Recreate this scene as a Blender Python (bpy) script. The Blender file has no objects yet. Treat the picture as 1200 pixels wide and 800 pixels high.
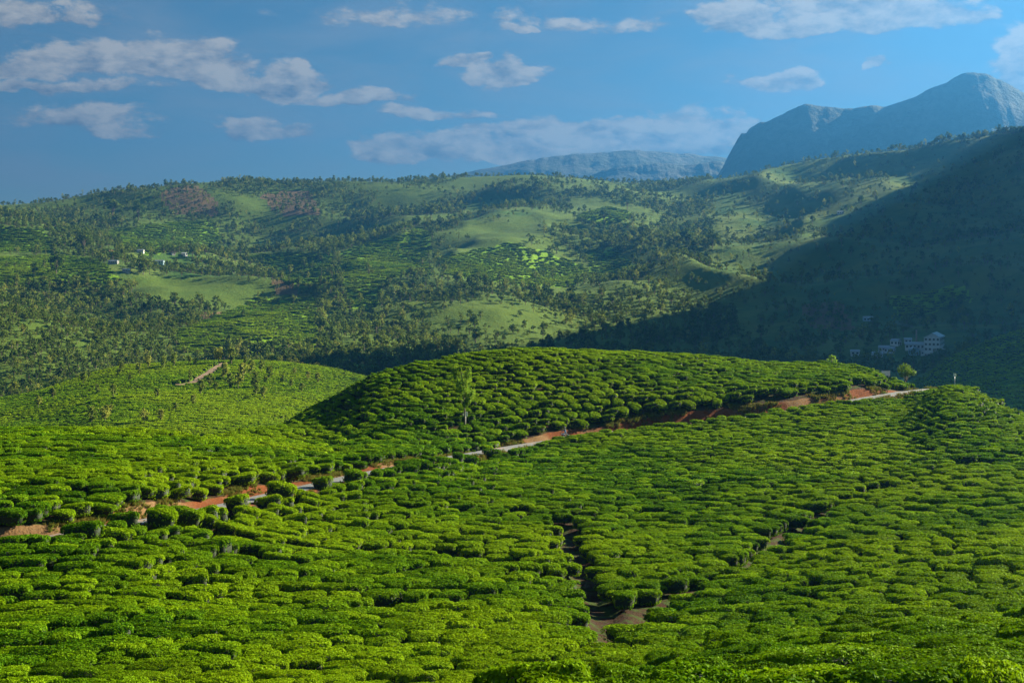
import bpy, bmesh, math
import numpy as np
from mathutils import Vector, Matrix, Euler

# ------------------------------------------------------------------ camera, sky, sun, exposure
F = 1667.0            # focal length in pixels of the 1200x800 photograph
HZ = 330.0            # row of the horizon
SUN_AZ, SUN_EL = math.radians(60), math.radians(24)
scene = bpy.context.scene
col = scene.collection
cam_d = bpy.data.cameras.new('camera')
cam_d.sensor_width = 36; cam_d.lens = 50
cam_d.shift_y = (HZ - 400) / 1200
cam_d.clip_start = 0.1; cam_d.clip_end = 40000
cam = bpy.data.objects.new('camera', cam_d); col.objects.link(cam)
cam.location = (0, 0, 0); cam.rotation_euler = (math.radians(90), 0, 0)
scene.camera = cam
scene.view_settings.view_transform = 'Standard'
scene.view_settings.look = 'None'
scene.view_settings.gamma = 1
scene.view_settings.exposure = 2.05
scene.cycles.use_denoising = True
scene.cycles.max_bounces = 5
scene.cycles.diffuse_bounces = 1
scene.cycles.glossy_bounces = 2
scene.cycles.transmission_bounces = 3
scene.cycles.volume_bounces = 0
scene.cycles.transparent_max_bounces = 8
scene.cycles.caustics_reflective = False
scene.cycles.caustics_refractive = False

SV = Vector((math.sin(SUN_AZ) * math.cos(SUN_EL), math.cos(SUN_AZ) * math.cos(SUN_EL), math.sin(SUN_EL)))
sun_d = bpy.data.lights.new('sun', 'SUN'); sun_d.energy = 5.0; sun_d.angle = math.radians(0.5)
sun_d.color = (1.0, 0.92, 0.66)
sun = bpy.data.objects.new('sun', sun_d); col.objects.link(sun)
sun.rotation_euler = (-SV).to_track_quat('-Z', 'Y').to_euler()

HAZE_DENSITY = 1.35e-4
CLOUD_GAIN = 2.9


class NX:
    """tiny expression wrapper for math nodes"""
    def __init__(s, nt, sock): s.nt, s.s = nt, sock
    def _m(s, op, *a, clamp=False):
        n = s.nt.nodes.new('ShaderNodeMath'); n.operation = op; n.use_clamp = clamp
        for i, x in enumerate((s,) + a):
            if isinstance(x, NX): s.nt.links.new(x.s, n.inputs[i])
            else: n.inputs[i].default_value = x
        return NX(s.nt, n.outputs[0])
    def __add__(s, o): return s._m('ADD', o)
    def __sub__(s, o): return s._m('SUBTRACT', o)
    def __mul__(s, o): return s._m('MULTIPLY', o)
    def __truediv__(s, o): return s._m('DIVIDE', o)
    def mx(s, o): return s._m('MAXIMUM', o)
    def mn(s, o): return s._m('MINIMUM', o)
    def sq(s): return s._m('SQRT')
    def sstep(s, a, b):
        n = s.nt.nodes.new('ShaderNodeMapRange'); n.interpolation_type = 'SMOOTHSTEP'
        s.nt.links.new(s.s, n.inputs[0]); n.inputs[1].default_value = a; n.inputs[2].default_value = b
        return NX(s.nt, n.outputs[0])


def nnoise(nt, vec, scale, detail=4, rough=.5, dist=0.0, out=0):
    n = nt.nodes.new('ShaderNodeTexNoise'); n.inputs['Scale'].default_value = scale
    n.inputs['Detail'].default_value = detail; n.inputs['Roughness'].default_value = rough
    n.inputs['Distortion'].default_value = dist
    if vec is not None: nt.links.new(vec, n.inputs['Vector'])
    return n.outputs[out]


def nmix(nt, fac, a, b, blend='MIX'):
    n = nt.nodes.new('ShaderNodeMix'); n.data_type = 'RGBA'; n.blend_type = blend
    for sock, x in ((n.inputs[0], fac), (n.inputs[6], a), (n.inputs[7], b)):
        if isinstance(x, NX): x = x.s
        if isinstance(x, bpy.types.NodeSocket): nt.links.new(x, sock)
        elif isinstance(x, (int, float)): sock.default_value = x
        else: sock.default_value = (*x, 1) if len(x) == 3 else x
    return n.outputs[2]


def build_world():
    w = bpy.data.worlds.new('World'); scene.world = w; w.use_nodes = True
    w.cycles.sampling_method = 'MANUAL'; w.cycles.sample_map_resolution = 128
    nt = w.node_tree; nt.nodes.clear()
    out = nt.nodes.new('ShaderNodeOutputWorld'); bg = nt.nodes.new('ShaderNodeBackground')
    bg.inputs['Strength'].default_value = 0.05
    sky = nt.nodes.new('ShaderNodeTexSky'); sky.sky_type = 'NISHITA'; sky.sun_disc = False
    sky.sun_elevation = SUN_EL; sky.sun_rotation = SUN_AZ
    sky.altitude = 1600; sky.air_density = 1.0; sky.dust_density = 0.2; sky.ozone_density = 3.0
    hs = nt.nodes.new('ShaderNodeHueSaturation'); hs.inputs['Hue'].default_value = .488; hs.inputs['Saturation'].default_value = 1.2
    hs.inputs['Value'].default_value = 0.36
    nt.links.new(sky.outputs[0], hs.inputs['Color'])
    tc = nt.nodes.new('ShaderNodeTexCoord')
    sp = nt.nodes.new('ShaderNodeSeparateXYZ'); nt.links.new(tc.outputs['Generated'], sp.inputs[0])
    x, y, z = (NX(nt, sp.outputs[i]) for i in range(3))
    az = x._m('ARCTAN2', y); el = z._m('ARCSINE')
    cb = nt.nodes.new('ShaderNodeCombineXYZ')
    nt.links.new(az.s, cb.inputs[0]); nt.links.new((el * 1.9).s, cb.inputs[1])
    P = cb.outputs[0]
    ad = nt.nodes.new('ShaderNodeVectorMath'); ad.operation = 'ADD'
    nt.links.new(P, ad.inputs[0]); ad.inputs[1].default_value = (0.010, 0.016, 0)
    Q = ad.outputs[0]
    # cumulus: (u, v, half width, half height, strength) turned into bearing and elevation
    CL = [(20, 78, 75, 16, .8), (110, 70, 75, 22, .9), (190, 74, 85, 29, 1), (245, 88, 60, 20, .9), (300, 99, 60, 14, .8),
          (345, 98, 50, 22, .95), (410, 112, 75, 9, .7), (290, 150, 40, 15, .6), (330, 155, 40, 14, .6),
          (500, 130, 60, 10, .6), (470, 176, 55, 17, .95), (525, 178, 70, 22, 1), (590, 186, 70, 17, 1), (645, 184, 50, 13, .95), (697, 176, 30, 15, 1),
          (590, 92, 42, 16, .9), (552, 76, 40, 8, .7), (592, 40, 26, 7, .7), (868, 22, 45, 24, .9), (940, 30, 55, 16, .9),
          (1000, 14, 75, 28, 1), (1070, 20, 75, 24, 1), (905, 94, 50, 17, 1), (1026, 79, 18, 9, .95), (1195, 88, 40, 34, .9), (1230, 60, 60, 34, .9),
          (90, 140, 85, 18, .45), (130, 150, 50, 14, .45), (10, 15, 90, 18, .6), (60, 100, 120, 10, .5), (450, 20, 120, 16, .4), (680, 30, 130, 16, .4), (690, 158, 150, 20, 1), (800, 156, 85, 26, 1), (640, 168, 90, 12, 1), (760, 172, 90, 14, .9),
          (-180, 60, 150, 30, .9), (1420, 70, 150, 36, .9)]
    m = None; base = None
    wn = nt.nodes.new('ShaderNodeTexNoise'); wn.inputs['Scale'].default_value = 13; wn.inputs['Detail'].default_value = 4; wn.inputs['Roughness'].default_value = .6
    nt.links.new(P, wn.inputs['Vector']); ws = nt.nodes.new('ShaderNodeSeparateXYZ'); nt.links.new(wn.outputs['Color'], ws.inputs[0])
    azw = az + (NX(nt, ws.outputs[0]) - .5) * .11; elw = el + (NX(nt, ws.outputs[1]) - .5) * .034
    for (u, v, hw, hh, st) in CL:
        a0 = math.atan((u - 600) / F); e0 = math.atan((HZ - v) / F * math.cos(a0))
        dx = (azw - a0) * (F / (hw * 1.35)); dy = (elw - e0) * (F / (hh * 1.5))
        dlow = dy * -1.9
        dy2 = dy.mx(dlow)                     # flat bases: falls off faster downward
        dd = dx * dx + dy2 * dy2
        k = (dd.sq() * -1.0 + 1.0).mx(0.0) * st
        m = k if m is None else m.mx(k)
        rel = (dy * .55 + .5) * (k * 5.0).mn(1.0)
        base = rel if base is None else base.mx(rel)
    n1 = NX(nt, nnoise(nt, P, 30, 7, .64, .2)); n2 = NX(nt, nnoise(nt, Q, 30, 5, .64, .2))
    # thin high veil that goes round the whole sky
    cb2 = nt.nodes.new('ShaderNodeCombineXYZ'); nt.links.new(az.s, cb2.inputs[0]); nt.links.new((el * 3.2).s, cb2.inputs[1])
    veil = NX(nt, nnoise(nt, cb2.outputs[0], 7, 6, .6, .4)).sstep(.34, .74) * .72
    low = NX(nt, nnoise(nt, cb2.outputs[0], 16, 6, .6, .2)).sstep(.45, .7) * (el * -1.0 + .16).sstep(0.0, .13) * .5
    dens = m * 2.2 + (n1 - .5) * 2.9
    alpha = dens.sstep(.14, .75) * (m * 7.0).mn(1.0)
    n3 = NX(nt, nnoise(nt, P, 85, 4, .6, .3))
    lit = ((n1 - n2) * 2.6 + .12 + base * .85 + (n3 - .5) * .9)._m('MULTIPLY', 1.0, clamp=True)
    ccol = nmix(nt, lit, (.31, .38, .48), (1.0, .96, .86))
    g = nt.nodes.new('ShaderNodeVectorMath'); g.operation = 'SCALE'; nt.links.new(ccol, g.inputs[0]); g.inputs['Scale'].default_value = CLOUD_GAIN
    g2 = nt.nodes.new('ShaderNodeVectorMath'); g2.operation = 'SCALE'; g2.inputs[0].default_value = (.50, .60, .72); g2.inputs['Scale'].default_value = CLOUD_GAIN
    c1 = nmix(nt, veil.mx(low) * .8, hs.outputs[0], g2.outputs[0])
    c2 = nmix(nt, alpha * .95, c1, g.outputs[0])
    # the cumulus all lie in one part of the sky: elsewhere the shader need not look for them
    inside = (az.__mul__(1.0)._m('ABSOLUTE') * -1.0 + .62)._m('GREATER_THAN', 0.0) * (el._m('LESS_THAN', .235)) * (el._m('GREATER_THAN', -.02))
    bg2 = nt.nodes.new('ShaderNodeBackground'); bg2.inputs['Strength'].default_value = bg.inputs['Strength'].default_value
    nt.links.new(c1, bg.inputs['Color']); nt.links.new(c2, bg2.inputs['Color'])
    mx = nt.nodes.new('ShaderNodeMixShader'); nt.links.new(inside.s, mx.inputs[0])
    nt.links.new(bg.outputs[0], mx.inputs[1]); nt.links.new(bg2.outputs[0], mx.inputs[2]); nt.links.new(mx.outputs[0], out.inputs[0])


build_world()

# ------------------------------------------------------------------ small helpers
rng = np.random.default_rng(11)


def tag(o, label=None, cat=None, group=None, kind=None):
    if label: o['label'] = label
    if cat: o['category'] = cat
    if group: o['group'] = group
    if kind: o['kind'] = kind
    return o


def link(name, me, parent=None, loc=None, rot=None):
    o = bpy.data.objects.new(name, me); col.objects.link(o)
    if parent is not None: o.parent = parent
    if loc is not None: o.location = loc
    if rot is not None: o.rotation_euler = rot
    return o


def empty(name, loc, rot=(0, 0, 0), scale=(1, 1, 1)):
    o = bpy.data.objects.new(name, None); col.objects.link(o)
    o.location = loc; o.rotation_euler = rot; o.scale = scale; o.empty_display_size = .2
    return o


def copy_tree(o, parent=None):
    c = o.copy(); col.objects.link(c); c.parent = parent
    for ch in list(o.children): copy_tree(ch, c)
    return c


def hash2(i, j, seed):
    n = (i.astype(np.int64) * 374761393 + j.astype(np.int64) * 668265263 + seed * 974634541) & 0x7fffffff
    n = ((n ^ (n >> 13)) * 1274126177) & 0x7fffffff
    return ((n ^ (n >> 16)) & 0xffff) / 65535.0


def vnoise(x, y, seed=0):
    xi = np.floor(x); yi = np.floor(y); fx = x - xi; fy = y - yi
    fx = fx * fx * fx * (fx * (fx * 6 - 15) + 10); fy = fy * fy * fy * (fy * (fy * 6 - 15) + 10)
    a = hash2(xi, yi, seed); b = hash2(xi + 1, yi, seed); c = hash2(xi, yi + 1, seed); d = hash2(xi + 1, yi + 1, seed)
    return (a + (b - a) * fx + (c - a) * fy + (a - b - c + d) * fx * fy) * 2 - 1


def fbm(x, y, octv=4, seed=0, gain=.5):
    s = 0; a = 1; t = 0
    for k in range(octv):
        s = s + a * vnoise(x * 2 ** k + 17.3 * k, y * 2 ** k - 9.1 * k, seed + k); t += a; a *= gain
    return s / t


def sstep(a, b, x):
    t = np.clip((x - a) / (b - a), 0, 1); return t * t * (3 - 2 * t)


# ------------------------------------------------------------------ the lie of the land
# profiles of the ground along bearings; each entry (distance, row the ground shows at) or (distance, None, height)
N = None
COLS = {
    -300: [(5, N, -3), (35, N, -12), (60, N, -17.4), (80, N, -19), (94, N, -18.6), (100, N, -16.4), (165, N, -17.6), (200, N, -24), (330, N, -50), (430, N, -56), (600, N, -60), (800, N, -62), (1000, N, 10), (1150, N, 0), (1300, N, 5), (1500, N, 24), (1700, N, 40), (2100, N, 86), (2600, N, 150), (3000, N, 110), (3700, N, 20)],
    0: [(5, N, -2.6), (35, N, -12), (58, N, -17.3), (80, N, -18.8), (92, N, -17.9), (97, N, -16.9), (102, N, -16.6), (130, N, -16.9), (165, N, -17.9), (200, N, -24), (330, N, -48), (430, N, -50), (600, 470), (700, N, -60), (800, 462), (1000, 350), (1150, N, -16), (1300, 335), (1500, 303), (1700, 290), (2100, 262), (2600, 238), (3000, N, 110), (3700, N, 20)],
    150: [(5, N, -2.6), (35, N, -11.8), (58, N, -17.3), (80, N, -18.9), (98, N, -18.1), (104, N, -17.5), (109, N, -16.8), (130, N, -17.2), (165, N, -17.9), (200, N, -24), (330, N, -47), (430, 503), (550, 456), (650, 430), (800, N, -66), (1000, 405), (1150, 385), (1300, 352), (1500, 330), (1700, 306), (1900, 294), (2100, 266), (2600, 219), (3000, N, 150), (3700, N, 40)],
    300: [(5, N, -2.6), (35, N, -11.6), (58, N, -17.4), (80, N, -19.3), (110, N, -19.7), (120, N, -19.0), (128, N, -18.1), (150, N, -18.6), (170, N, -20.2), (195, N, -22.6), (215, N, -23), (245, N, -28), (330, N, -46), (430, 500), (550, 457), (650, 426), (720, N, -42), (800, N, -60), (1000, 418), (1150, 400), (1300, 372), (1500, 345), (1700, 325), (2100, 280), (2600, 211), (3000, N, 150), (3700, N, 40)],
    380: [(5, N, -2.6), (35, N, -11.6), (58, N, -17.4), (80, N, -19.4), (112, N, -20.6), (132, N, -20), (142, N, -19), (165, N, -20.4), (190, N, -22.6), (215, N, -22.6), (240, N, -21.4), (262, N, -23), (300, N, -33), (430, N, -48), (550, 468), (650, 434), (720, N, -46), (800, N, -60), (1000, 420), (1150, 402), (1300, 372), (1500, 342), (1700, 318), (2100, 270), (2600, 209), (3000, N, 150), (3700, N, 40)],
    450: [(5, N, -2.6), (35, N, -11.5), (58, N, -17.5), (80, N, -19.5), (112, N, -20.9), (140, N, -20.6), (152, N, -19.6), (175, N, -20.6), (192, N, -20.6), (210, N, -19), (228, N, -17.4), (246, N, -16.5), (265, N, -18), (300, N, -30), (430, N, -52), (550, N, -52), (650, N, -46), (800, N, -62), (1000, 425), (1150, 405), (1300, 375), (1500, 340), (1700, 310), (2100, 262), (2600, 207), (3000, N, 150), (3700, N, 40)],
    600: [(5, N, -2.6), (30, N, -9.4), (58, N, -17.2), (80, N, -19.5), (112, N, -21.3), (140, N, -22), (170, N, -22.8), (190, N, -22.9), (199, N, -20.8), (215, N, -17.4), (230, N, -14.8), (246, N, -12.8), (262, N, -13.4), (300, N, -26), (430, N, -52), (650, N, -58), (800, N, -62), (1000, 425), (1150, 400), (1300, 365), (1500, 330), (1700, 300), (2100, 255), (2600, 202), (3000, N, 160), (3700, N, 40)],
    750: [(5, N, -2.4), (30, N, -9.3), (48, N, -14.1), (60, N, -17.0), (80, N, -20.3), (97, N, -21.4), (112, N, -22), (140, N, -22.6), (170, N, -22.8), (198, N, -22), (206, N, -21), (210, N, -18.4), (225, N, -15.8), (240, N, -14), (253, N, -13.4), (270, N, -14.6), (300, N, -27), (430, N, -52), (800, N, -60), (1000, 420), (1150, 398), (1300, 365), (1500, 332), (1700, 305), (2100, 262), (2600, 211), (3000, N, 150), (3700, N, 40)],
    900: [(5, N, -2.2), (30, N, -9.2), (48, N, -13.0), (60, N, -16.9), (80, N, -19.8), (100, N, -21), (120, N, -21.9), (150, N, -22.0), (180, N, -21.5), (205, N, -20.5), (211, N, -19.4), (215, N, -17.4), (224, N, -16.6), (240, N, -15.9), (258, N, -15.3), (275, N, -17), (330, N, -34), (430, N, -50), (800, N, -56), (1000, 415), (1300, 375), (1700, 322), (2100, 265), (2500, 199), (2900, N, 160), (3700, N, 60)],
    1010: [(5, N, -2.1), (30, N, -9.1), (48, N, -12.5), (60, N, -16.6), (80, N, -19.2), (100, N, -20.2), (120, N, -21), (150, N, -21.2), (180, N, -20.6), (210, N, -19.3), (219, N, -18.4), (224, N, -16.6), (240, N, -16.2), (255, N, -16.2), (275, N, -18.4), (330, N, -34), (450, N, -50), (800, N, -56), (950, 413), (1000, 408), (1150, 388), (1300, 368), (1700, 305), (2100, 245), (2450, 186), (2900, N, 170), (3700, N, 80)],
    1060: [(5, N, -2.1), (30, N, -9.0), (48, N, -12.3), (60, N, -16.5), (80, N, -19.0), (100, N, -20), (120, N, -20.8), (150, N, -20.8), (180, N, -20.3), (205, N, -19.6), (222, N, -18.8), (228, N, -17.9), (234, N, -17.8), (250, N, -19), (280, N, -25), (330, N, -35), (450, N, -50), (800, N, -55), (950, 412), (1000, 405), (1150, 385), (1300, 365), (1700, 300), (2100, 235), (2400, 180), (2900, N, 180), (3700, N, 100)],
    1120: [(5, N, -2.1), (30, N, -9.0), (48, N, -12.2), (60, N, -16.3), (80, N, -18.9), (100, N, -19.8), (120, N, -20.6), (150, N, -20.4), (170, N, -19.1), (190, N, -17.1), (205, N, -16.2), (215, N, -16.6), (240, N, -20), (330, N, -36), (450, N, -46), (600, 445), (680, 418), (750, N, -43), (900, N, -47), (1000, 402), (1150, 378), (1300, 350), (1700, 285), (2100, 222), (2350, 168), (2900, N, 200), (3700, N, 120)],
    1200: [(5, N, -2.1), (30, N, -9.0), (48, N, -12.1), (60, N, -16.2), (80, N, -18.6), (100, N, -19.5), (120, N, -20.2), (150, N, -20.3), (170, N, -19.7), (190, N, -18.8), (205, N, -20), (240, N, -27), (330, N, -38), (450, 482), (600, 425), (680, 386), (750, N, -36), (900, N, -45), (1000, 395), (1150, 370), (1300, 340), (1700, 265), (2100, 200), (2300, 153), (2900, N, 230), (3700, N, 150)],
    1400: [(5, N, -2), (30, N, -8.8), (48, N, -12), (60, N, -15.5), (100, N, -18.5), (150, N, -20), (190, N, -21), (240, N, -29), (330, N, -40), (450, N, -38), (600, N, -15), (680, N, 5), (750, N, -5), (1000, N, 20), (1300, N, 120), (1700, N, 270), (2100, N, 370), (2400, N, 420), (3000, N, 400), (3700, N, 300)],  # out of view on the right: far slopes raised to shade the valley
    1800: [(5, N, -2), (28, N, -6.6), (60, N, -14), (100, N, -18), (150, N, -21), (240, N, -31), (330, N, -40), (450, N, 25), (700, N, 150), (1000, N, 310), (1300, N, 460), (1700, N, 570), (2100, N, 620), (2600, N, 640), (3700, N, 500)],  # unseen high ground, heights set so its shadow covers the right valley
}
T0, T1, NT_ = math.log(5), math.log(3700), 900
TG = np.linspace(T0, T1, NT_)
UG = np.arange(-400, 2201, 10.0)


def build_table():
    us = sorted(COLS); prof = []
    ker = np.exp(-.5 * (np.arange(-6, 7) / 1.7) ** 2); ker /= ker.sum()
    for u in us:
        ts, zs = [], []
        for e in COLS[u]:
            d = e[0]; z = e[2] if e[1] is None else -(e[1] - HZ) * d / F
            ts.append(math.log(d)); zs.append(z)
        p = np.interp(TG, ts, zs)
        pp = np.pad(p, 6, mode='edge'); prof.append(np.convolve(pp, ker, 'valid'))
    prof = np.array(prof)
    us = np.array(us, float)
    # monotone-ish cubic across bearings (Catmull-Rom tangents)
    m = np.gradient(prof, us, axis=0)
    Z = np.zeros((len(UG), NT_))
    for k, u in enumerate(UG):
        u_ = min(max(u, us[0]), us[-1]); i = min(max(np.searchsorted(us, u_) - 1, 0), len(us) - 2)
        h = us[i + 1] - us[i]; t = (u_ - us[i]) / h
        Z[k] = ((2 * t**3 - 3 * t**2 + 1) * prof[i] + (t**3 - 2 * t**2 + t) * h * m[i] * .7
                + (-2 * t**3 + 3 * t**2) * prof[i + 1] + (t**3 - t**2) * h * m[i + 1] * .7)
    return Z


ZT = build_table()


def H0(x, y):
    x = np.asarray(x, float); y = np.asarray(y, float)
    d = np.clip(y, 5, 3699); u = np.clip(600 + F * x / np.maximum(y, 5), -399, 2199)
    fu = (u - UG[0]) / 10; iu = np.clip(fu.astype(int), 0, len(UG) - 2); fu = fu - iu
    ft = (np.log(d) - T0) / (T1 - T0) * (NT_ - 1); it = np.clip(ft.astype(int), 0, NT_ - 2); ft = ft - it
    z = (ZT[iu, it] * (1 - fu) * (1 - ft) + ZT[iu + 1, it] * fu * (1 - ft) + ZT[iu, it + 1] * (1 - fu) * ft + ZT[iu + 1, it + 1] * fu * ft)
    # small undulation near, spurs and gullies far
    z = z + .28 * fbm(x / 16, y / 16, 3, 5) * sstep(25, 60, d) * (1 - sstep(600, 900, d))
    w = sstep(760, 1150, d) * (1 - .72 * sstep(2350, 2600, d)) * (1 - .5 * sstep(1000, 1150, u) * (1 - sstep(1150, 1400, d)))
    r1 = 1 - np.abs(fbm(x / 420 + 3.1, y / 520, 3, 21)) * 2
    z = z + w * (34 * (r1 - .45) + 12 * fbm(x / 130, y / 130, 3, 33))
    z = z + 150 * sstep(1300, 1600, u) * sstep(700, 1000, d) * fbm(x / 330, y / 330, 3, 66)  # notches in the unseen right crest, added to break up its cast shadow
    z = z + sstep(420, 480, d) * (1 - sstep(700, 760, d)) * 1.6 * fbm(x / 45, y / 45, 3, 44)
    return z


# road and footpaths: (u, row, distance)
ROAD = [(-260, 668, 96), (-120, 660, 95), (0, 643, 95), (100, 623, 99), (200, 606, 108), (300, 585, 122), (400, 562, 139), (500, 542, 160), (580, 528, 181), (640, 518.5, 195),
        (700, 510, 201), (760, 503, 205), (840, 494, 208), (900, 486, 210), (960, 477, 214), (1020, 466.5, 221), (1068, 459, 229), (1100, 456, 237), (1122, 459, 252), (1135, 470, 290)]
PATHS = [  # points, half width, depth, where
    ([(690, 775, 74), (735, 728, 84), (790, 700, 93), (840, 678, 99), (900, 642, 113), (950, 608, 126), (1010, 583, 138), (1100, 560, 149), (1220, 540, 158), (1400, 520, 165)], .45, .35),
    ([(905, 640, 112), (935, 618, 122), (960, 604, 128)], .8, .45),
    ([(655, 612, 128), (672, 640, 113), (690, 680, 99), (705, 720, 88), (712, 760, 77), (722, 800, 68)], .9, .45),
    ([(200, 640, 104), (330, 645, 105), (480, 655, 106), (600, 664, 103), (690, 672, 101)], .42, .25),
    ([(610, 690, 97), (690, 690, 97)], .5, .3),
]


def world_pts(pts): return np.array([((u - 600) / F * d, d, -(v - HZ) * d / F) for u, v, d in pts])


def densify(P, n):
    s = np.r_[0, np.cumsum(np.linalg.norm(np.diff(P[:, :2], axis=0), axis=1))]
    # catmull-rom on chord length
    q = np.linspace(0, s[-1], n); m = np.gradient(P, s, axis=0); out = np.zeros((n, 3))
    for k, t_ in enumerate(q):
        i = min(max(np.searchsorted(s, t_) - 1, 0), len(s) - 2); h = s[i + 1] - s[i]; t = (t_ - s[i]) / h
        out[k] = (2*t**3-3*t**2+1)*P[i] + (t**3-2*t**2+t)*h*m[i] + (-2*t**3+3*t**2)*P[i+1] + (t**3-t**2)*h*m[i+1]
    return out


RD = densify(world_pts(ROAD), 260)
PD = [(densify(world_pts(p), 90), hw, dp) for p, hw, dp in PATHS]


def near_line(x, y, L):
    """signed distance to polyline (positive on its left) and height there"""
    x = np.ravel(x); y = np.ravel(y)
    best = np.full(x.shape, 1e9); sg = np.zeros_like(best); zz = np.zeros_like(best)
    sel = (x > L[:, 0].min() - 14) & (x < L[:, 0].max() + 14) & (y > L[:, 1].min() - 14) & (y < L[:, 1].max() + 14)
    idx = np.nonzero(sel)[0]; px, py = x[idx], y[idx]; b = best[idx]; g = sg[idx]; zv = zz[idx]
    for i in range(len(L) - 1):
        ax, ay, az_ = L[i]; bx, by, bz = L[i + 1]; ex, ey = bx - ax, by - ay; l2 = ex * ex + ey * ey
        t = np.clip(((px - ax) * ex + (py - ay) * ey) / l2, 0, 1)
        dx, dy = px - ax - t * ex, py - ay - t * ey; d2 = dx * dx + dy * dy
        k = d2 < b; b[k] = d2[k]; g[k] = np.sign(ex * dy - ey * dx)[k]; zv[k] = (az_ + t * (bz - az_))[k]
    best[idx] = b; sg[idx] = g; zz[idx] = zv
    return np.sqrt(best) * np.where(sg == 0, 1, sg), zz


def Hfull(x, y):
    """height, bare red soil amount, path amount"""
    sh = np.shape(x); x = np.ravel(np.asarray(x, float)); y = np.ravel(np.asarray(y, float))
    z = H0(x, y); soil = np.zeros_like(z)
    k = (y < 300) & (np.abs(x) < 140)
    if k.any():
        xs, ys = x[k], y[k]; zk = z[k]; sk = soil[k]
        wob = .5 * fbm(xs / 3, ys / 3, 2, 71)
        for L, hw, dp in PD:
            sd, zr = near_line(xs, ys, L); ad = np.abs(sd) + wob * .5
            q = 1 - sstep(hw * .7, hw + .5, ad); zk = zk - dp * q; sk = np.maximum(sk, q * .12)
        sd, zr = near_line(xs, ys, RD); ad = np.abs(sd)
        up = sd > 0
        f_up = sstep(1.6, 2.4, ad + wob); f_dn = sstep(1.4, 2.3, ad + wob)
        f = np.where(up, f_up, f_dn)
        zk = zr * (1 - f) + zk * f
        edge = np.where(up, 1 - sstep(2.2, 3.0, ad + wob), 1 - sstep(1.3, 1.7, ad + wob))
        sk = np.maximum(sk, edge)
        z[k] = zk; soil[k] = sk
    return z.reshape(sh), soil.reshape(sh)


def H(x, y): return Hfull(x, y)[0]


def proj(x, y, z): return 600 + F * x / y, HZ - F * z / y


def hit(u, v, d0, d1, n=1500):
    """where the line of sight of a place in the photograph meets the ground between two distances"""
    d = np.exp(np.linspace(math.log(d0), math.log(d1), n)); x = (u - 600) / F * d
    z = H(x, d); r = -(v - HZ) * d / F
    k = np.nonzero(z >= r)[0]
    i = k[0] if len(k) else int(np.argmin(np.abs(z - r)))
    return Vector((x[i], d[i], z[i]))


def visible(x, y, ztop, margin=.5, lift=0.0, n=40):
    ok = np.ones(len(x), bool)
    for s in np.linspace(.06, .97, n):
        zz = H0(x * s, y * s); ok &= zz + margin < lift + (ztop - lift) * s
    return ok


# ------------------------------------------------------------------ materials
MATS = {}


def mat(name):
    m = bpy.data.materials.new(name); m.use_nodes = True; nt = m.node_tree
    b = nt.nodes['Principled BSDF']; MATS[name] = m
    return m, nt, b


def plain(name, c, rough=.7, var=.15, scale=3.0, metal=0.0):
    m, nt, b = mat(name)
    tc = nt.nodes.new('ShaderNodeTexCoord'); n = nnoise(nt, tc.outputs['Object'], scale, 5, .6)
    cc = nmix(nt, n, tuple(max(0, k * (1 - var * 1.6)) for k in c), tuple(min(1, k * (1 + var)) for k in c))
    nt.links.new(cc, b.inputs['Base Color']); b.inputs['Roughness'].default_value = rough; b.inputs['Metallic'].default_value = metal
    return m


def leaf_mat(name, ca, cb, trans=.3, rough=.45, inst=.35, cc=None, patch=None):
    m, nt, b = mat(name)
    at = nt.nodes.new('ShaderNodeAttribute'); at.attribute_name = 'lv'
    oi = nt.nodes.new('ShaderNodeObjectInfo')
    c = nmix(nt, at.outputs['Fac'], ca, cb)
    if cc:
        r = NX(nt, oi.outputs['Random']).sstep(.45, 1.0) * inst
        c = nmix(nt, r, c, cc)
    hv = nt.nodes.new('ShaderNodeHueSaturation'); nt.links.new(c, hv.inputs['Color'])
    nt.links.new((NX(nt, oi.outputs['Random']) * .6 + .68).s, hv.inputs['Value']); c = hv.outputs[0]
    if patch:       # slow change of leaf colour over the estate
        g = nt.nodes.new('ShaderNodeNewGeometry')
        n = NX(nt, nnoise(nt, g.outputs['Position'], 1 / patch[0], 3, .55)).sstep(.38, .66)
        c = nmix(nt, n * .75, c, patch[1])
    nt.links.new(c, b.inputs['Base Color']); b.inputs['Roughness'].default_value = rough
    b.inputs['Specular IOR Level'].default_value = .02
    t = nt.nodes.new('ShaderNodeBsdfTranslucent'); nt.links.new(c, t.inputs['Color'])
    mx = nt.nodes.new('ShaderNodeMixShader'); mx.inputs[0].default_value = trans
    nt.links.new(b.outputs[0], mx.inputs[1]); nt.links.new(t.outputs[0], mx.inputs[2])
    nt.links.new(mx.outputs[0], nt.nodes['Material Output'].inputs[0])
    return m


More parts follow.
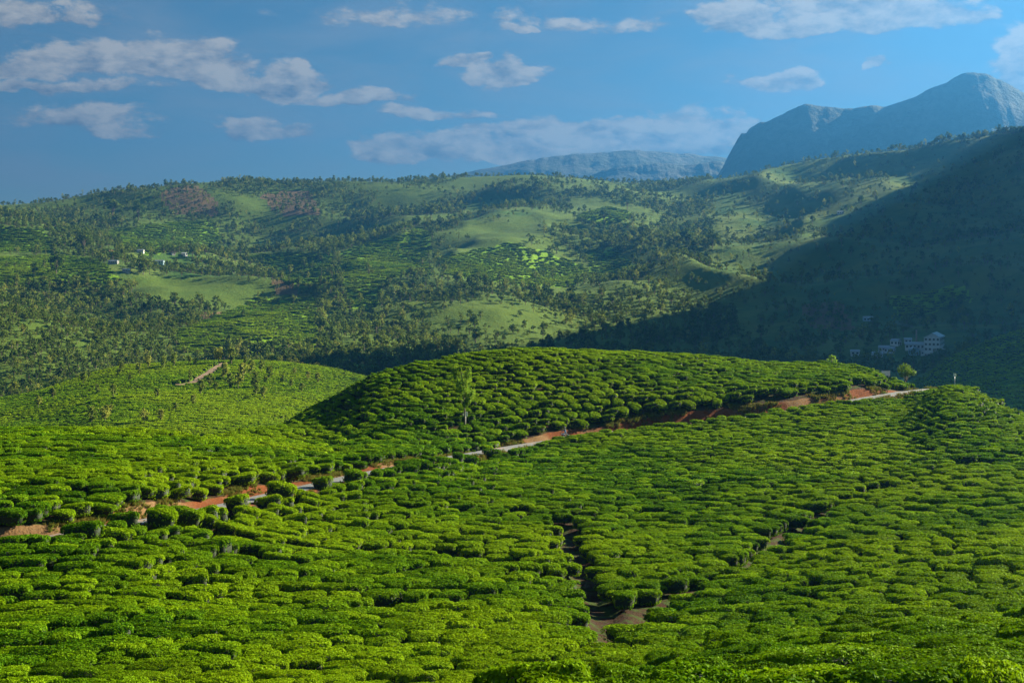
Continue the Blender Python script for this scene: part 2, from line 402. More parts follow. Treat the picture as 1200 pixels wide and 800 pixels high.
M_TEA = leaf_mat('tea_leaf', (.026, .112, .001), (.170, .315, .002), .27, .6, .5, (.25, .34, .003), (32, (.27, .38, .002)))
M_TEA_FAR = leaf_mat('far_tea_leaf', (.050, .150, .002), (.220, .350, .004), .3, .6, .5, (.27, .36, .004), (60, (.27, .37, .004)))
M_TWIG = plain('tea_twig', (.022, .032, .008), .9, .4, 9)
M_STEM = plain('tea_stem', (.16, .11, .07), .85, .3, 14)
M_SILVER = leaf_mat('silver_oak_leaf', (.13, .20, .02), (.26, .30, .04), .35, .5, .5, (.30, .27, .05))
M_BROAD = leaf_mat('forest_leaf', (.035, .085, .010), (.115, .170, .020), .25, .6, .7, (.19, .20, .025), (260, (.14, .19, .018)))
M_YELLOW = leaf_mat('yellow_leaf', (.13, .17, .02), (.24, .24, .045), .35, .5, .5, (.26, .20, .05))
M_LIME = leaf_mat('lime_leaf', (.13, .24, .015), (.26, .36, .025), .35, .5)
M_BARK = plain('bark', (.17, .13, .09), .9, .35, 4)
M_GRASS = leaf_mat('dry_grass_blade', (.12, .13, .02), (.26, .19, .045), .3, .6, .8, (.08, .13, .012))

# plantation floor
m, nt, b = mat('plantation_soil')
g = nt.nodes.new('ShaderNodeNewGeometry'); P = g.outputs['Position']
at = nt.nodes.new('ShaderNodeAttribute'); at.attribute_name = 'soil'
n1 = NX(nt, nnoise(nt, P, .9, 6, .6)); n2 = NX(nt, nnoise(nt, P, 4.5, 5, .65)); n3 = nnoise(nt, P, .13, 3, .5)
red = nmix(nt, n2, (.075, .022, .008), (.24, .072, .022))
red = nmix(nt, NX(nt, n3).sstep(.45, .62) * .7, red, (.20, .13, .06))
floor = nmix(nt, n2, (.026, .012, .006), (.060, .028, .014))
floor = nmix(nt, n1.sstep(.46, .62) * .75, floor, (.04, .075, .010))
f = (NX(nt, at.outputs['Fac']) + (n1 - .5) * .5).sstep(.28, .62)
nt.links.new(nmix(nt, f, floor, red), b.inputs['Base Color']); b.inputs['Roughness'].default_value = .95; b.inputs['Specular IOR Level'].default_value = .08
bp = nt.nodes.new('ShaderNodeBump'); bp.inputs['Strength'].default_value = .9; bp.inputs['Distance'].default_value = .25
nt.links.new((n1 * .5 + n2 * .5).s, bp.inputs['Height']); nt.links.new(bp.outputs[0], b.inputs['Normal'])
M_SOIL = m

m, nt, b = mat('asphalt')
g = nt.nodes.new('ShaderNodeNewGeometry'); P = g.outputs['Position']
n1 = NX(nt, nnoise(nt, P, .5, 5, .6)); n2 = nnoise(nt, P, 9, 4, .6)
c = nmix(nt, n2, (.085, .085, .088), (.19, .185, .18)); c = nmix(nt, n1.sstep(.52, .7) * .8, c, (.30, .17, .09))
nt.links.new(c, b.inputs['Base Color']); b.inputs['Roughness'].default_value = .8
M_ROAD = m

m, nt, b = mat('hillside')
g = nt.nodes.new('ShaderNodeNewGeometry'); P = g.outputs['Position']
def attr(nm):
    a = nt.nodes.new('ShaderNodeAttribute'); a.attribute_name = nm; return NX(nt, a.outputs['Fac'])
nb = NX(nt, nnoise(nt, P, .011, 6, .62)); nm_ = NX(nt, nnoise(nt, P, .06, 5, .6)); nf = NX(nt, nnoise(nt, P, .35, 4, .65))
forest = nmix(nt, nm_, (.040, .085, .008), (.120, .165, .016))
grass = nmix(nt, nb.sstep(.35, .65), (.045, .105, .014), (.115, .155, .024)); grass = nmix(nt, nm_.sstep(.5, .72) * .6, grass, (.035, .07, .010))
tea = nmix(nt, nm_, (.130, .260, .005), (.240, .370, .007)); tea = nmix(nt, nf.sstep(.42, .62) * .55, tea, (.035, .12, .004))
bare = nmix(nt, nm_, (.11, .075, .035), (.20, .13, .06))
c = nmix(nt, (attr('grass') + (nb - .5) * .6).sstep(.35, .6), forest, grass)
c = nmix(nt, (attr('tea') + (nm_ - .5) * .35).sstep(.42, .55), c, tea)
c = nmix(nt, (attr('bare') + (nm_ - .5) * .9).sstep(.42, .62), c, bare)
nt.links.new(c, b.inputs['Base Color']); b.inputs['Roughness'].default_value = .95; b.inputs['Specular IOR Level'].default_value = .1
bp = nt.nodes.new('ShaderNodeBump'); bp.inputs['Strength'].default_value = .8; bp.inputs['Distance'].default_value = 2.5
nt.links.new((nm_ * .6 + nf * .4).s, bp.inputs['Height']); nt.links.new(bp.outputs[0], b.inputs['Normal'])
M_HILL = m

m, nt, b = mat('mountain_rock')
g = nt.nodes.new('ShaderNodeNewGeometry'); P = g.outputs['Position']
n1 = NX(nt, nnoise(nt, P, .006, 7, .6)); n2 = NX(nt, nnoise(nt, P, .03, 6, .6))
c = nmix(nt, n1.sstep(.4, .62), (.035, .048, .024), (.075, .075, .055)); c = nmix(nt, n2.sstep(.42, .62) * .8, c, (.022, .034, .016))
bp = nt.nodes.new('ShaderNodeBump'); bp.inputs['Strength'].default_value = 1.0; bp.inputs['Distance'].default_value = 30
nt.links.new((n1 * .5 + n2 * .5).s, bp.inputs['Height']); nt.links.new(bp.outputs[0], b.inputs['Normal'])
nt.links.new(c, b.inputs['Base Color']); b.inputs['Roughness'].default_value = .95
M_ROCK = m

M_WHITE = plain('white_paint', (.78, .77, .74), .5, .08, 2)
M_WALL = plain('limewash', (.74, .75, .74), .85, .15, .6)
M_WALLB = plain('blue_wash', (.38, .55, .66), .85, .12, .6)
M_GREYWASH = plain('grey_wash', (.42, .43, .42), .85, .2, .6)
M_TIN = plain('tin_roof', (.30, .34, .38), .45, .25, .5, .3)
M_RED = plain('clay_roof', (.30, .12, .08), .8, .25, .5)
M_GLASS = plain('window_glass', (.03, .04, .05), .15, .2, 1)
M_WOOD = plain('painted_wood', (.16, .10, .06), .7, .2, 3)
M_METAL = plain('grey_metal', (.28, .28, .29), .4, .15, 8, .6)
M_BLACK = plain('black_rubber', (.02, .02, .02), .7, .2, 20)
M_TANK = plain('dark_blue_enamel', (.02, .04, .12), .25, .1, 5)
M_SHIRT = plain('blue_shirt', (.10, .16, .30), .85, .2, 9)
M_TROUSER = plain('dark_trousers', (.035, .035, .045), .9, .2, 9)
M_SKIN = plain('skin', (.26, .14, .085), .55, .1, 12)
M_HELMET = plain('helmet_shell', (.03, .03, .035), .25, .1, 5)
M_BRICK = plain('chimney_brick', (.36, .25, .20), .85, .2, 1)
M_CLOUDSIDE = None


# ------------------------------------------------------------------ mesh helpers
def from_arrays(name, V, faces, mats=(), smooth=False):
    me = bpy.data.meshes.new(name)
    V = np.asarray(V, np.float32).reshape(-1, 3); faces = np.asarray(faces, np.int32)
    me.vertices.add(len(V)); me.vertices.foreach_set('co', V.ravel())
    k = faces.shape[1]
    me.loops.add(faces.size); me.loops.foreach_set('vertex_index', faces.ravel())
    me.polygons.add(len(faces)); me.polygons.foreach_set('loop_start', np.arange(len(faces)) * k)
    for m_ in mats: me.materials.append(m_)
    if smooth: me.polygons.foreach_set('use_smooth', np.ones(len(faces), bool))
    me.update(); me.validate()
    return me


def face_attr(me, name, vals):
    a = me.attributes.new(name, 'FLOAT', 'FACE'); a.data.foreach_set('value', np.asarray(vals, np.float32))


def pt_attr(me, name, vals, typ='FLOAT'):
    a = me.attributes.new(name, typ, 'POINT'); vals = np.asarray(vals)
    if typ == 'FLOAT_VECTOR': a.data.foreach_set('vector', vals.astype(np.float32).ravel())
    elif typ == 'INT': a.data.foreach_set('value', vals.astype(np.int32))
    else: a.data.foreach_set('value', vals.astype(np.float32))


def grid_faces(nu, nv):
    i = np.arange(nu * nv).reshape(nu, nv)
    return np.stack([i[:-1, :-1], i[1:, :-1], i[1:, 1:], i[:-1, 1:]], -1).reshape(-1, 4)


def leaf_quads(C, Nn, size, rs, aspect=.55, droop=.6):
    """one small folded leaf card per point"""
    n = len(C); r = rs.normal(size=(n, 3)); nn = Nn + droop * rs.normal(size=(n, 3)); nn /= np.linalg.norm(nn, axis=1)[:, None] + 1e-9
    t = np.cross(nn, r); t /= np.linalg.norm(t, axis=1)[:, None] + 1e-9; b_ = np.cross(nn, t)
    s = (size * (.65 + .7 * rs.random(n)))[:, None]
    Q = np.stack([C - t * s * .5, C + b_ * s * aspect * .5 + nn * s * .06, C + t * s * .5, C - b_ * s * aspect * .5 + nn * s * .06], 1)
    return Q


def merge(parts):
    """parts: list of (V, faces(quads), material index, lv)"""
    Vs, Fs, Ms, Ls = [], [], [], []; o = 0
    for V, f_, mi, lv in parts:
        V = np.asarray(V).reshape(-1, 3); Vs.append(V); Fs.append(np.asarray(f_) + o); o += len(V)
        Ms.append(np.full(len(f_), mi)); Ls.append(lv if lv is not None else np.full(len(f_), .5))
    return np.concatenate(Vs), np.concatenate(Fs), np.concatenate(Ms), np.concatenate(Ls)


def build_merged(name, parts, mats):
    V, f_, mi, lv = merge(parts); me = from_arrays(name, V, f_, mats)
    me.polygons.foreach_set('material_index', mi.astype(np.int32)); face_attr(me, 'lv', lv)
    return me


def tube(pts, rad, seg=6):
    pts = np.asarray(pts, float); V = []; n = len(pts)
    for i in range(n):
        t = pts[min(i + 1, n - 1)] - pts[max(i - 1, 0)]; t = t / (np.linalg.norm(t) + 1e-9)
        a = np.cross(t, (0.31, .95, 0.02)); a /= np.linalg.norm(a) + 1e-9; b_ = np.cross(t, a)
        for k in range(seg):
            w = 2 * math.pi * k / seg; V.append(pts[i] + rad[i] * (math.cos(w) * a + math.sin(w) * b_))
    f_ = []
    for i in range(n - 1):
        for k in range(seg):
            f_.append((i * seg + k, i * seg + (k + 1) % seg, (i + 1) * seg + (k + 1) % seg, (i + 1) * seg + k))
    return np.array(V), np.array(f_)


# ------------------------------------------------------------------ tea bush meshes
def bush_surface(rs, n, lump, full=True):
    """points and normals on a clipped, flat-topped cushion 1.8 x 1.3 x 1.0 m"""
    om = rs.random(n) * 2 * math.pi
    e1, e2 = .38, .70
    eta = np.where(rs.random(n) < .66, np.arccos(np.sqrt(rs.random(n)) ** (1 / e1)), rs.random(n) * 1.3 - .45)
    sp = lambda c, e: np.sign(c) * np.abs(c) ** e
    ce, se, co, so = sp(np.cos(eta), e1), sp(np.sin(eta), e1), sp(np.cos(om), e2), sp(np.sin(om), e2)
    l = lump(om)
    P_ = np.stack([.92 * ce * co * l, .67 * ce * so * l, .52 + .46 * se], -1)
    under = np.clip(-eta / .45, 0, 1); P_[:, :2] *= (1 - .25 * under)[:, None]
    Nn = np.stack([np.cos(eta) * np.cos(om), np.cos(eta) * np.sin(om), np.sin(eta) + .15], -1)
    Nn /= np.linalg.norm(Nn, axis=1)[:, None]
    return P_, Nn


def make_bush(seed, leaves, size):
    rs = np.random.default_rng(seed)
    ph = rs.random(4) * 6.28; am = rs.random(4) * np.array([.15, .14, .10, .06])
    lump = lambda o: 1 + am[0] * np.sin(2 * o + ph[0]) + am[1] * np.sin(3 * o + ph[1]) + am[2] * np.sin(5 * o + ph[2]) + am[3] * np.sin(8 * o + ph[3])
    P_, Nn = bush_surface(rs, leaves, lump)
    d = fbm(P_[:, 0] * 3.1 + seed, P_[:, 1] * 3.1 + P_[:, 2] * 2, 2, seed)
    P_ = P_ + Nn * (d * .045 + .018 * rs.normal(size=leaves))[:, None]
    Q = leaf_quads(P_, Nn, size, rs, .6, .55)
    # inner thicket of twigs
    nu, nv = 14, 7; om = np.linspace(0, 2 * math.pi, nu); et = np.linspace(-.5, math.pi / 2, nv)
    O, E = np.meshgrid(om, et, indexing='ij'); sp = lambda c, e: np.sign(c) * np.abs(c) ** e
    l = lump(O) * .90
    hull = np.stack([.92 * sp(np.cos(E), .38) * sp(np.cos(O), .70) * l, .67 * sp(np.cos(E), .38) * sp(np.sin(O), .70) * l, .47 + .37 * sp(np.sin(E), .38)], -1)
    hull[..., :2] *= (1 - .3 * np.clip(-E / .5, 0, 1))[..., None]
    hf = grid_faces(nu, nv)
    stems = []
    for k in range(5):
        a = rs.random() * 6.28; r = .12 + .3 * rs.random()
        stems.append(tube([(.06 * math.cos(a), .05 * math.sin(a), -.35), (.13 * math.cos(a), .11 * math.sin(a), .0), (r * 1.3 * math.cos(a), r * math.sin(a), .4)], [.055, .045, .03], 4))
    return Q, rs.random(leaves), hull.reshape(-1, 3), hf, stems


def bush_meshes(seed, leaves, size, name, leafm=None):
    Q, lv, hv, hf, stems = make_bush(seed, leaves, size)
    qf = np.arange(len(Q) * 4).reshape(-1, 4)
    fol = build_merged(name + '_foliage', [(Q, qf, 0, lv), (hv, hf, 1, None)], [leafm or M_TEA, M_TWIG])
    st = build_merged(name + '_stem', [(v, f_, 0, None) for v, f_ in stems], [M_STEM])
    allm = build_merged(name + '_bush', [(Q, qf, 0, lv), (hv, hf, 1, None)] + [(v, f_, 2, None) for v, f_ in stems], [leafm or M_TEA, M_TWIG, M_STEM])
    return fol, st, allm


BUSH_CLOSE = [bush_meshes(500 + k, 7500, .062, 'tea_close') for k in range(4)]
BUSH_NEAR = [bush_meshes(100 + k, 2600, .105, 'tea_near') for k in range(6)]
BUSH_MID = [bush_meshes(200 + k, 900, .17, 'tea_mid') for k in range(6)]
BUSH_FAR = [bush_meshes(300 + k, 170, .38, 'tea_far', M_TEA_FAR) for k in range(4)]


def proto_collection(name, meshes):
    c = bpy.data.collections.new(name)
    for k, me in enumerate(meshes):
        o = bpy.data.objects.new('%s_%02d' % (name, k), me); c.objects.link(o)
    return c


def scatter(name, pts, rot, scl, idx, coll, label, cat, kind='stuff', parent=None):
    me = bpy.data.meshes.new(name); pts = np.asarray(pts, np.float32)
    me.vertices.add(len(pts)); me.vertices.foreach_set('co', pts.ravel())
    pt_attr(me, 'rot', rot, 'FLOAT_VECTOR'); pt_attr(me, 'scl', scl, 'FLOAT_VECTOR'); pt_attr(me, 'idx', idx, 'INT')
    o = link(name, me, parent); tag(o, label, cat, None, kind)
    ng = bpy.data.node_groups.new(name + '_nodes', 'GeometryNodeTree')
    ng.interface.new_socket('Geometry', in_out='INPUT', socket_type='NodeSocketGeometry')
    ng.interface.new_socket('Geometry', in_out='OUTPUT', socket_type='NodeSocketGeometry')
    gi = ng.nodes.new('NodeGroupInput'); go = ng.nodes.new('NodeGroupOutput')
    ip = ng.nodes.new('GeometryNodeInstanceOnPoints'); ci = ng.nodes.new('GeometryNodeCollectionInfo')
    ci.inputs['Collection'].default_value = coll; ci.inputs['Separate Children'].default_value = True; ci.inputs['Reset Children'].default_value = True
    def na(nm, ty):
        n = ng.nodes.new('GeometryNodeInputNamedAttribute'); n.data_type = ty; n.inputs['Name'].default_value = nm; return n.outputs[0]
    er = ng.nodes.new('FunctionNodeEulerToRotation')
    L = ng.links.new
    L(gi.outputs[0], ip.inputs['Points']); L(ci.outputs[0], ip.inputs['Instance'])
    ip.inputs['Pick Instance'].default_value = True
    L(na('idx', 'INT'), ip.inputs['Instance Index']); L(na('rot', 'FLOAT_VECTOR'), er.inputs[0]); L(er.outputs[0], ip.inputs['Rotation'])
    L(na('scl', 'FLOAT_VECTOR'), ip.inputs['Scale']); L(ip.outputs[0], go.inputs[0])
    md = o.modifiers.new('scatter', 'NODES'); md.node_group = ng
    return o


# ------------------------------------------------------------------ ground sheets
def near_ground():
    xs = np.arange(-128, 128.1, .6); ys = np.concatenate([np.arange(-14, 60, 1.0), np.arange(60, 302, .6)])
    X, Y = np.meshgrid(xs, ys, indexing='ij'); Z, S = Hfull(X, np.maximum(Y, 1.0))
    back = Y < 5
    Z = np.where(back, Z + (5 - Y) * .12, Z)
    me = from_arrays('plantation_ground', np.stack([X, Y, Z], -1), grid_faces(len(xs), len(ys)), [M_SOIL], True)
    pt_attr(me, 'soil', S.ravel())
    o = link('plantation_ground', me); tag(o, 'brown and red earth under the tea bushes', 'ground', kind='structure')


near_ground()

# road strip
n = len(RD); d_ = np.gradient(RD, axis=0); nrm = np.stack([-d_[:, 1], d_[:, 0]], 1); nrm /= np.linalg.norm(nrm, axis=1)[:, None]
wv = np.interp(RD[:, 0], [-30, -12, 0], [1.05, 1.15, 1.5]) + .12 * fbm(np.arange(n) / 7.0, np.zeros(n), 2, 3)
off = np.array([-1, -.33, .33, 1.0])
V = np.zeros((n, 4, 3)); V[:, :, :2] = RD[:, None, :2] + nrm[:, None, :] * (wv[:, None] * off[None])[:, :, None]
V[:, :, 2] = H(V[:, :, 0], V[:, :, 1]) + .05; V[:, 1:3, 2] += .03
link('road', from_arrays('road', V, grid_faces(n, 4), [M_ROAD], True))
tag(bpy.data.objects['road'], 'narrow grey road winding round the tea mound', 'road', kind='structure')

# fields on the far hillsides, as outlines on the photograph: kind, outline, nearest, farthest
FIELDS = [
    ('tea', [(-60, 305), (60, 301), (115, 304), (142, 331), (60, 336), (-60, 341)], 1050, 2000),
    ('tea', [(-60, 262), (55, 270), (62, 294), (-60, 298)], 1500, 2600),
    ('tea', [(118, 272), (170, 262), (252, 260), (262, 286), (190, 297), (150, 292)], 1500, 2600),
    ('tea', [(205, 388), (250, 374), (300, 352), (372, 350), (368, 412), (208, 414)], 850, 1700),
    ('tea', [(290, 300), (388, 297), (388, 338), (340, 335)], 1200, 2400),
    ('tea', [(400, 294), (500, 266), (505, 318), (450, 328), (442, 362), (405, 362)], 1000, 2500),
    ('tea', [(520, 304), (600, 283), (650, 300), (705, 322), (660, 338), (560, 328), (520, 320)], 1000, 2500),
    ('tea', [(675, 254), (715, 242), (745, 255), (705, 265)], 1500, 2600),
    ('tea', [(682, 300), (715, 292), (748, 318), (702, 330)], 1100, 2500),
    ('tea', [(1040, 350), (1130, 335), (1145, 352), (1060, 375)], 950, 2000),
    ('tea', [(1050, 440), (1120, 418), (1200, 385), (1300, 350), (1300, 520), (1100, 500)], 400, 760),
    ('bare', [(185, 226), (225, 216), (258, 236), (255, 254), (205, 252)], 1800, 3000),
    ('bare', [(300, 228), (362, 222), (375, 250), (330, 254)], 1800, 3000),
    ('bare', [(318, 325), (345, 330), (350, 350), (325, 348)], 1000, 2400),
    ('bare', [(940, 358), (985, 352), (1000, 385), (950, 384)], 950, 1700),
    ('bare', [(238, 368), (262, 366), (262, 374), (240, 376)], 950, 1700),
    ('grass', [(835, 206), (1000, 186), (1210, 155), (1400, 120), (1400, 470), (1100, 470), (900, 420), (830, 330), (840, 290)], 350, 2700),
    ('grass', [(560, 225), (650, 235), (600, 262), (540, 255)], 1500, 2700),
    ('grass', [(110, 290), (290, 284), (300, 322), (120, 326)], 1300, 2200),
]


def inpoly(u, v, poly):
    c = np.zeros(u.shape, bool); j = len(poly) - 1
    for i in range(len(poly)):
        xi, yi = poly[i]; xj, yj = poly[j]
        if yi != yj: c ^= ((yi > v) != (yj > v)) & (u < (xj - xi) * (v - yi) / (yj - yi) + xi)
        j = i
    return c


def cover(x, y, z):
    u, v = proj(x, y, z); u = u + 5 * fbm(x / 60, y / 60, 2, 81); v = v + 2.5 * fbm(x / 60, y / 60, 2, 82)
    out = {k: np.zeros(x.shape) for k in ('tea', 'bare', 'grass')}
    for k, poly, d0, d1 in FIELDS:
        out[k] = np.maximum(out[k], (inpoly(u, v, poly) & (y > d0) & (y < d1)).astype(float))
    lefthill = (y > 400) & (y < 735) & (u < 520) & (x > -330)
    out['tea'] = np.maximum(out['tea'], lefthill.astype(float))
    return out


def far_ground():
    a = np.concatenate([np.linspace(-.62, -.40, 40, endpoint=False), np.linspace(-.40, .40, 300, endpoint=False), np.linspace(.40, .95, 70)])
    t = np.linspace(math.log(297), math.log(3690), 330)
    A, T = np.meshgrid(a, t, indexing='ij'); Y = np.exp(T); X = A * Y; Z = H(X, Y)
    me = from_arrays('hills', np.stack([X, Y, Z], -1), grid_faces(len(a), len(t)), [M_HILL], True)
    c = cover(X.ravel(), Y.ravel(), Z.ravel())
    for k in c: pt_attr(me, k, c[k])
    tag(link('hills', me), 'forested hills and tea slopes across the valley', 'hills', kind='structure')
    # low country that runs on behind the ridges
    s = 6800; xs = np.linspace(-s, s, 41); ys = np.linspace(3300, 8700, 41)
    X, Y = np.meshgrid(xs, ys, indexing='ij'); Z = -110 + 40 * fbm(X / 2500, Y / 2500, 3, 9)
    me = from_arrays('lowland', np.stack([X, Y, Z], -1), grid_faces(41, 41), [M_ROCK], True)
    tag(link('lowland', me), 'low country beyond the ridges', 'lowland', kind='structure')


far_ground()


# mountains
def mountain(name, outline, dist, front, back, label, seed, gully, mtl):
    us = np.array([p[0] for p in outline], float); vs = np.array([p[1] for p in outline], float)
    nu, nv = 320, 90; u = np.linspace(us[0], us[-1], nu); v = np.interp(u, us, vs) + 1.6 * fbm(u / 14, u * 0, 4, seed, .6)
    x0 = (u - 600) / F * dist; zc = (HZ - v) * dist / F
    c = np.linspace(-1, 1, nv); base = -150.0
    X = np.repeat(x0[:, None], nv, 1); Cc = np.repeat(c[None], nu, 0)
    Y = dist + np.where(Cc < 0, Cc * front, Cc * back)
    X = X * (Y / dist) ** .0
    g_ = np.abs(Cc)
    prof = (1 - g_) ** .9 * .75 + .25 * (1 - g_ ** 2)
    rid = 1 - 2 * np.abs(fbm(X / gully + seed, Y / (gully * 2.6), 4, seed))
    Z = base + (zc[:, None] - base) * prof + (g_ * (1 - g_) * 4) * (rid - .5) * (zc[:, None] - base) * .03
    Z = Z + np.minimum(g_ * 10, 1) * 13 * fbm(X / 110, Y / 110 + Z / 90, 5, seed + 4, .62) * (dist / 5000)
    me = from_arrays(name, np.stack([X, Y, Z], -1), grid_faces(nu, nv), [mtl], True)
    tag(link(name, me), label, 'mountain', kind='structure')


mountain('mountain', [(700, 420), (790, 300), (826, 232), (838, 208), (846, 197), (853, 182), (860, 170), (866, 160), (870, 154), (874, 156), (879, 148), (890, 141), (896, 142), (905, 138), (925, 128), (943, 121), (950, 122),
                      (975, 124), (1000, 125), (1020, 122), (1040, 123), (1055, 118), (1075, 110), (1090, 102), (1110, 95), (1125, 86), (1140, 83), (1155, 84), (1165, 89), (1185, 98), (1200, 107), (1260, 130), (1350, 150), (1480, 190), (1600, 260), (1700, 380)],
         4600, 540, 1200, 'dark blue mountain with a sheer left cliff behind the ridge', 61, 210, M_ROCK)
mountain('far_mountain', [(300, 330), (420, 250), (520, 206), (560, 199), (600, 190), (650, 182), (690, 178), (740, 175), (790, 178), (850, 184), (930, 190), (1050, 205), (1200, 250), (1300, 330)],
         7000, 1500, 1500, 'pale distant mountain half lost in cloud and haze', 62, 700, M_ROCK)
mountain('blue_ridge', [(640, 330), (680, 212), (705, 199), (735, 193), (770, 190), (800, 193), (840, 188), (900, 200), (960, 260)],
         6000, 900, 900, 'low blue ridge seen through the gap', 63, 500, M_ROCK)


# ------------------------------------------------------------------ trees
def crown_cards(rs, centers, radii, n, size):
    k = rs.integers(0, len(centers), n); d = rs.normal(size=(n, 3)); d /= np.linalg.norm(d, axis=1)[:, None]
    r = rs.random(n) ** .45
    C = centers[k] + d * radii[k] * r[:, None]
    return leaf_quads(C, d + np.array([0, 0, .35]), size, rs, .75, .7)


def tree_silver(seed, h, n=420, size=.5):
    """slender, pollarded silver oak: tall thin trunk and a loose column of tufts"""
    rs = np.random.default_rng(seed)
    bend = rs.normal(size=2) * .05 * h
    spine = [np.array([bend[0] * t * t, bend[1] * t * t, h * t]) for t in np.linspace(0, 1, 7)]
    V0, F0 = tube([p - np.array([0, 0, .6]) if i == 0 else p for i, p in enumerate(spine)], [h * .018 * (1 - .8 * t) + .03 for t in np.linspace(0, 1, 7)], 6)
    br = [(V0, F0)]; cs, rr = [], []
    lo = .24 + .18 * rs.random()
    for k in range(15):
        t = lo + (1 - lo) * (k + rs.random() * .6) / 15; a = rs.random() * 6.28
        w = h * (.17 * math.sin(math.pi * min(1, (t - lo) / (1 - lo) * .8 + .14)) + .02) * (.5 + .9 * rs.random())
        p0 = np.array([bend[0] * t * t, bend[1] * t * t, h * t]); p1 = p0 + np.array([math.cos(a) * w, math.sin(a) * w, w * .55])
        br.append(tube([p0, (p0 + p1) / 2 + np.array([0, 0, .05 * w]), p1], [.05, .035, .02], 4))
        cs.append(p1); rr.append(np.array([w * .62 + .15, w * .62 + .15, w * .5 + .22]))
    Q = crown_cards(rs, np.array(cs), np.array(rr), n, size)
    return br, Q, rs.random(len(Q))


def tree_broad(seed, h, n=420, size=1.0, spread=.42, clumps=13):
    rs = np.random.default_rng(seed); base = h * (.28 + .1 * rs.random())
    V0, F0 = tube([(0, 0, -1), (rs.normal() * .1, rs.normal() * .1, base * .5), (rs.normal() * .3, rs.normal() * .3, base * 1.2)], [h * .032, h * .025, h * .016], 6)
    br = [(V0, F0)]; cs, rr = [], []
    for k in range(clumps):
        a = k * 2.4 + rs.random(); q = math.sqrt((k + .5) / clumps)
        r = h * spread * q * (.75 + .4 * rs.random()); zc = base + (h - base) * (.92 - .62 * q ** 1.6 + .14 * rs.normal())
        zc = max(zc, base * .9)
        p1 = np.array([r * math.cos(a), r * math.sin(a), zc])
        br.append(tube([(0, 0, base * .85), p1 * np.array([.5, .5, 1]) * np.array([1, 1, .85]), p1], [h * .013, h * .009, h * .004], 4))
        s = h * (.10 + .07 * rs.random()); cs.append(p1); rr.append(np.array([s * 1.25, s * 1.25, s * .85]))
    Q = crown_cards(rs, np.array(cs), np.array(rr), n, size)
    return br, Q, rs.random(len(Q))


def tree_parts(t, leafmat, name):
    br, Q, lv = t
    tr = build_merged(name + '_trunk', [(v, f_, 0, None) for v, f_ in br], [M_BARK])
    cr = build_merged(name + '_crown', [(Q, np.arange(len(Q) * 4).reshape(-1, 4), 0, lv)], [leafmat])
    return tr, cr


def tree_whole(t, leafmat, name):
    br, Q, lv = t
    return build_merged(name, [(Q, np.arange(len(Q) * 4).reshape(-1, 4), 0, lv)] + [(v, f_, 1, None) for v, f_ in br], [leafmat, M_BARK])


def put_tree(name, parts, loc, label, cat='tree', group=None, rz=0, s=1.0):
    e = empty(name, loc, (0, 0, rz), (s, s, s) if not isinstance(s, tuple) else s)
    link('trunk', parts[0], e); link('crown', parts[1], e)
    return tag(e, label, cat, group)


# ------------------------------------------------------------------ tea fields
LIST = []     # x, y, z, rx, ry, rz, sx, sy, sz


def lattice(ang, x0, x1, y0, y1, rs_, lmin, lmax, mask, seed, drop=.015, wid=1.0):
    rs = np.random.default_rng(seed); ca, sa = math.cos(ang), math.sin(ang)
    cx, cy = (x0 + x1) / 2, (y0 + y1) / 2; R = math.hypot(x1 - x0, y1 - y0) / 2
    U, Vv, Ls = [], [], []
    for j, v in enumerate(np.arange(-R, R, rs_)):
        n = int(2.2 * R / lmin) + 2; L = lmin + (lmax - lmin) * rs.random(n) ** 1.4; s = np.cumsum(L); c = -R + s - L / 2 - rs.random() * lmax
        k = c < R; U.append(c[k]); Vv.append(np.full(k.sum(), v) + rs.normal(size=k.sum()) * rs_ * .09); Ls.append(L[k])
    U = np.concatenate(U); Vv = np.concatenate(Vv); Ls = np.concatenate(Ls)
    wu = 1.6 * fbm(U / 9, Vv / 9, 2, seed); wvv = 1.5 * fbm(U / 11 + 50, Vv / 11, 2, seed + 1)
    dwdu = (1.5 * fbm((U + .5) / 11 + 50, Vv / 11, 2, seed + 1) - wvv) / .5
    U2, V2 = U + wu * .4, Vv + wvv
    x = cx + U2 * ca - V2 * sa; y = cy + U2 * sa + V2 * ca
    k = (x > x0) & (x < x1) & (y > y0) & (y < y1) & (rs.random(len(x)) > drop)
    x, y, Ls, dwdu = x[k], y[k], Ls[k], dwdu[k]
    k = mask(x, y); x, y, Ls, dwdu = x[k], y[k], Ls[k], dwdu[k]
    n = len(x)
    th = ang + np.arctan(dwdu) + rs.normal(size=n) * .15
    z, soil = Hfull(x, y); e = .8
    hx = H0(x + e, y) - H0(x - e, y); hy = H0(x, y + e) - H0(x, y - e); gx, gy = hx / (2 * e), hy / (2 * e)
    lx = gx * np.cos(th) + gy * np.sin(th); ly = -gx * np.sin(th) + gy * np.cos(th)
    sz = (1 + .09 * rs.normal(size=n)) * (1 + .10 * fbm(x / 6, y / 6, 2, seed + 7))
    sr, _ = near_line(x, y, RD); sz = sz * np.where((sr < 0) & (sr > -3.2) & (x < 4), 1.28, 1.0)
    return np.stack([x, y, z - .04 + .05 * rs.normal(size=n), np.arctan(ly) * .85, -np.arctan(lx) * .85, th + math.pi * (rs.random(n) < .5),
                     Ls / 1.8 * .95, rs_ / 1.3 * (.87 + .14 * rs.random(n)) * wid, sz * 1.08], 1)


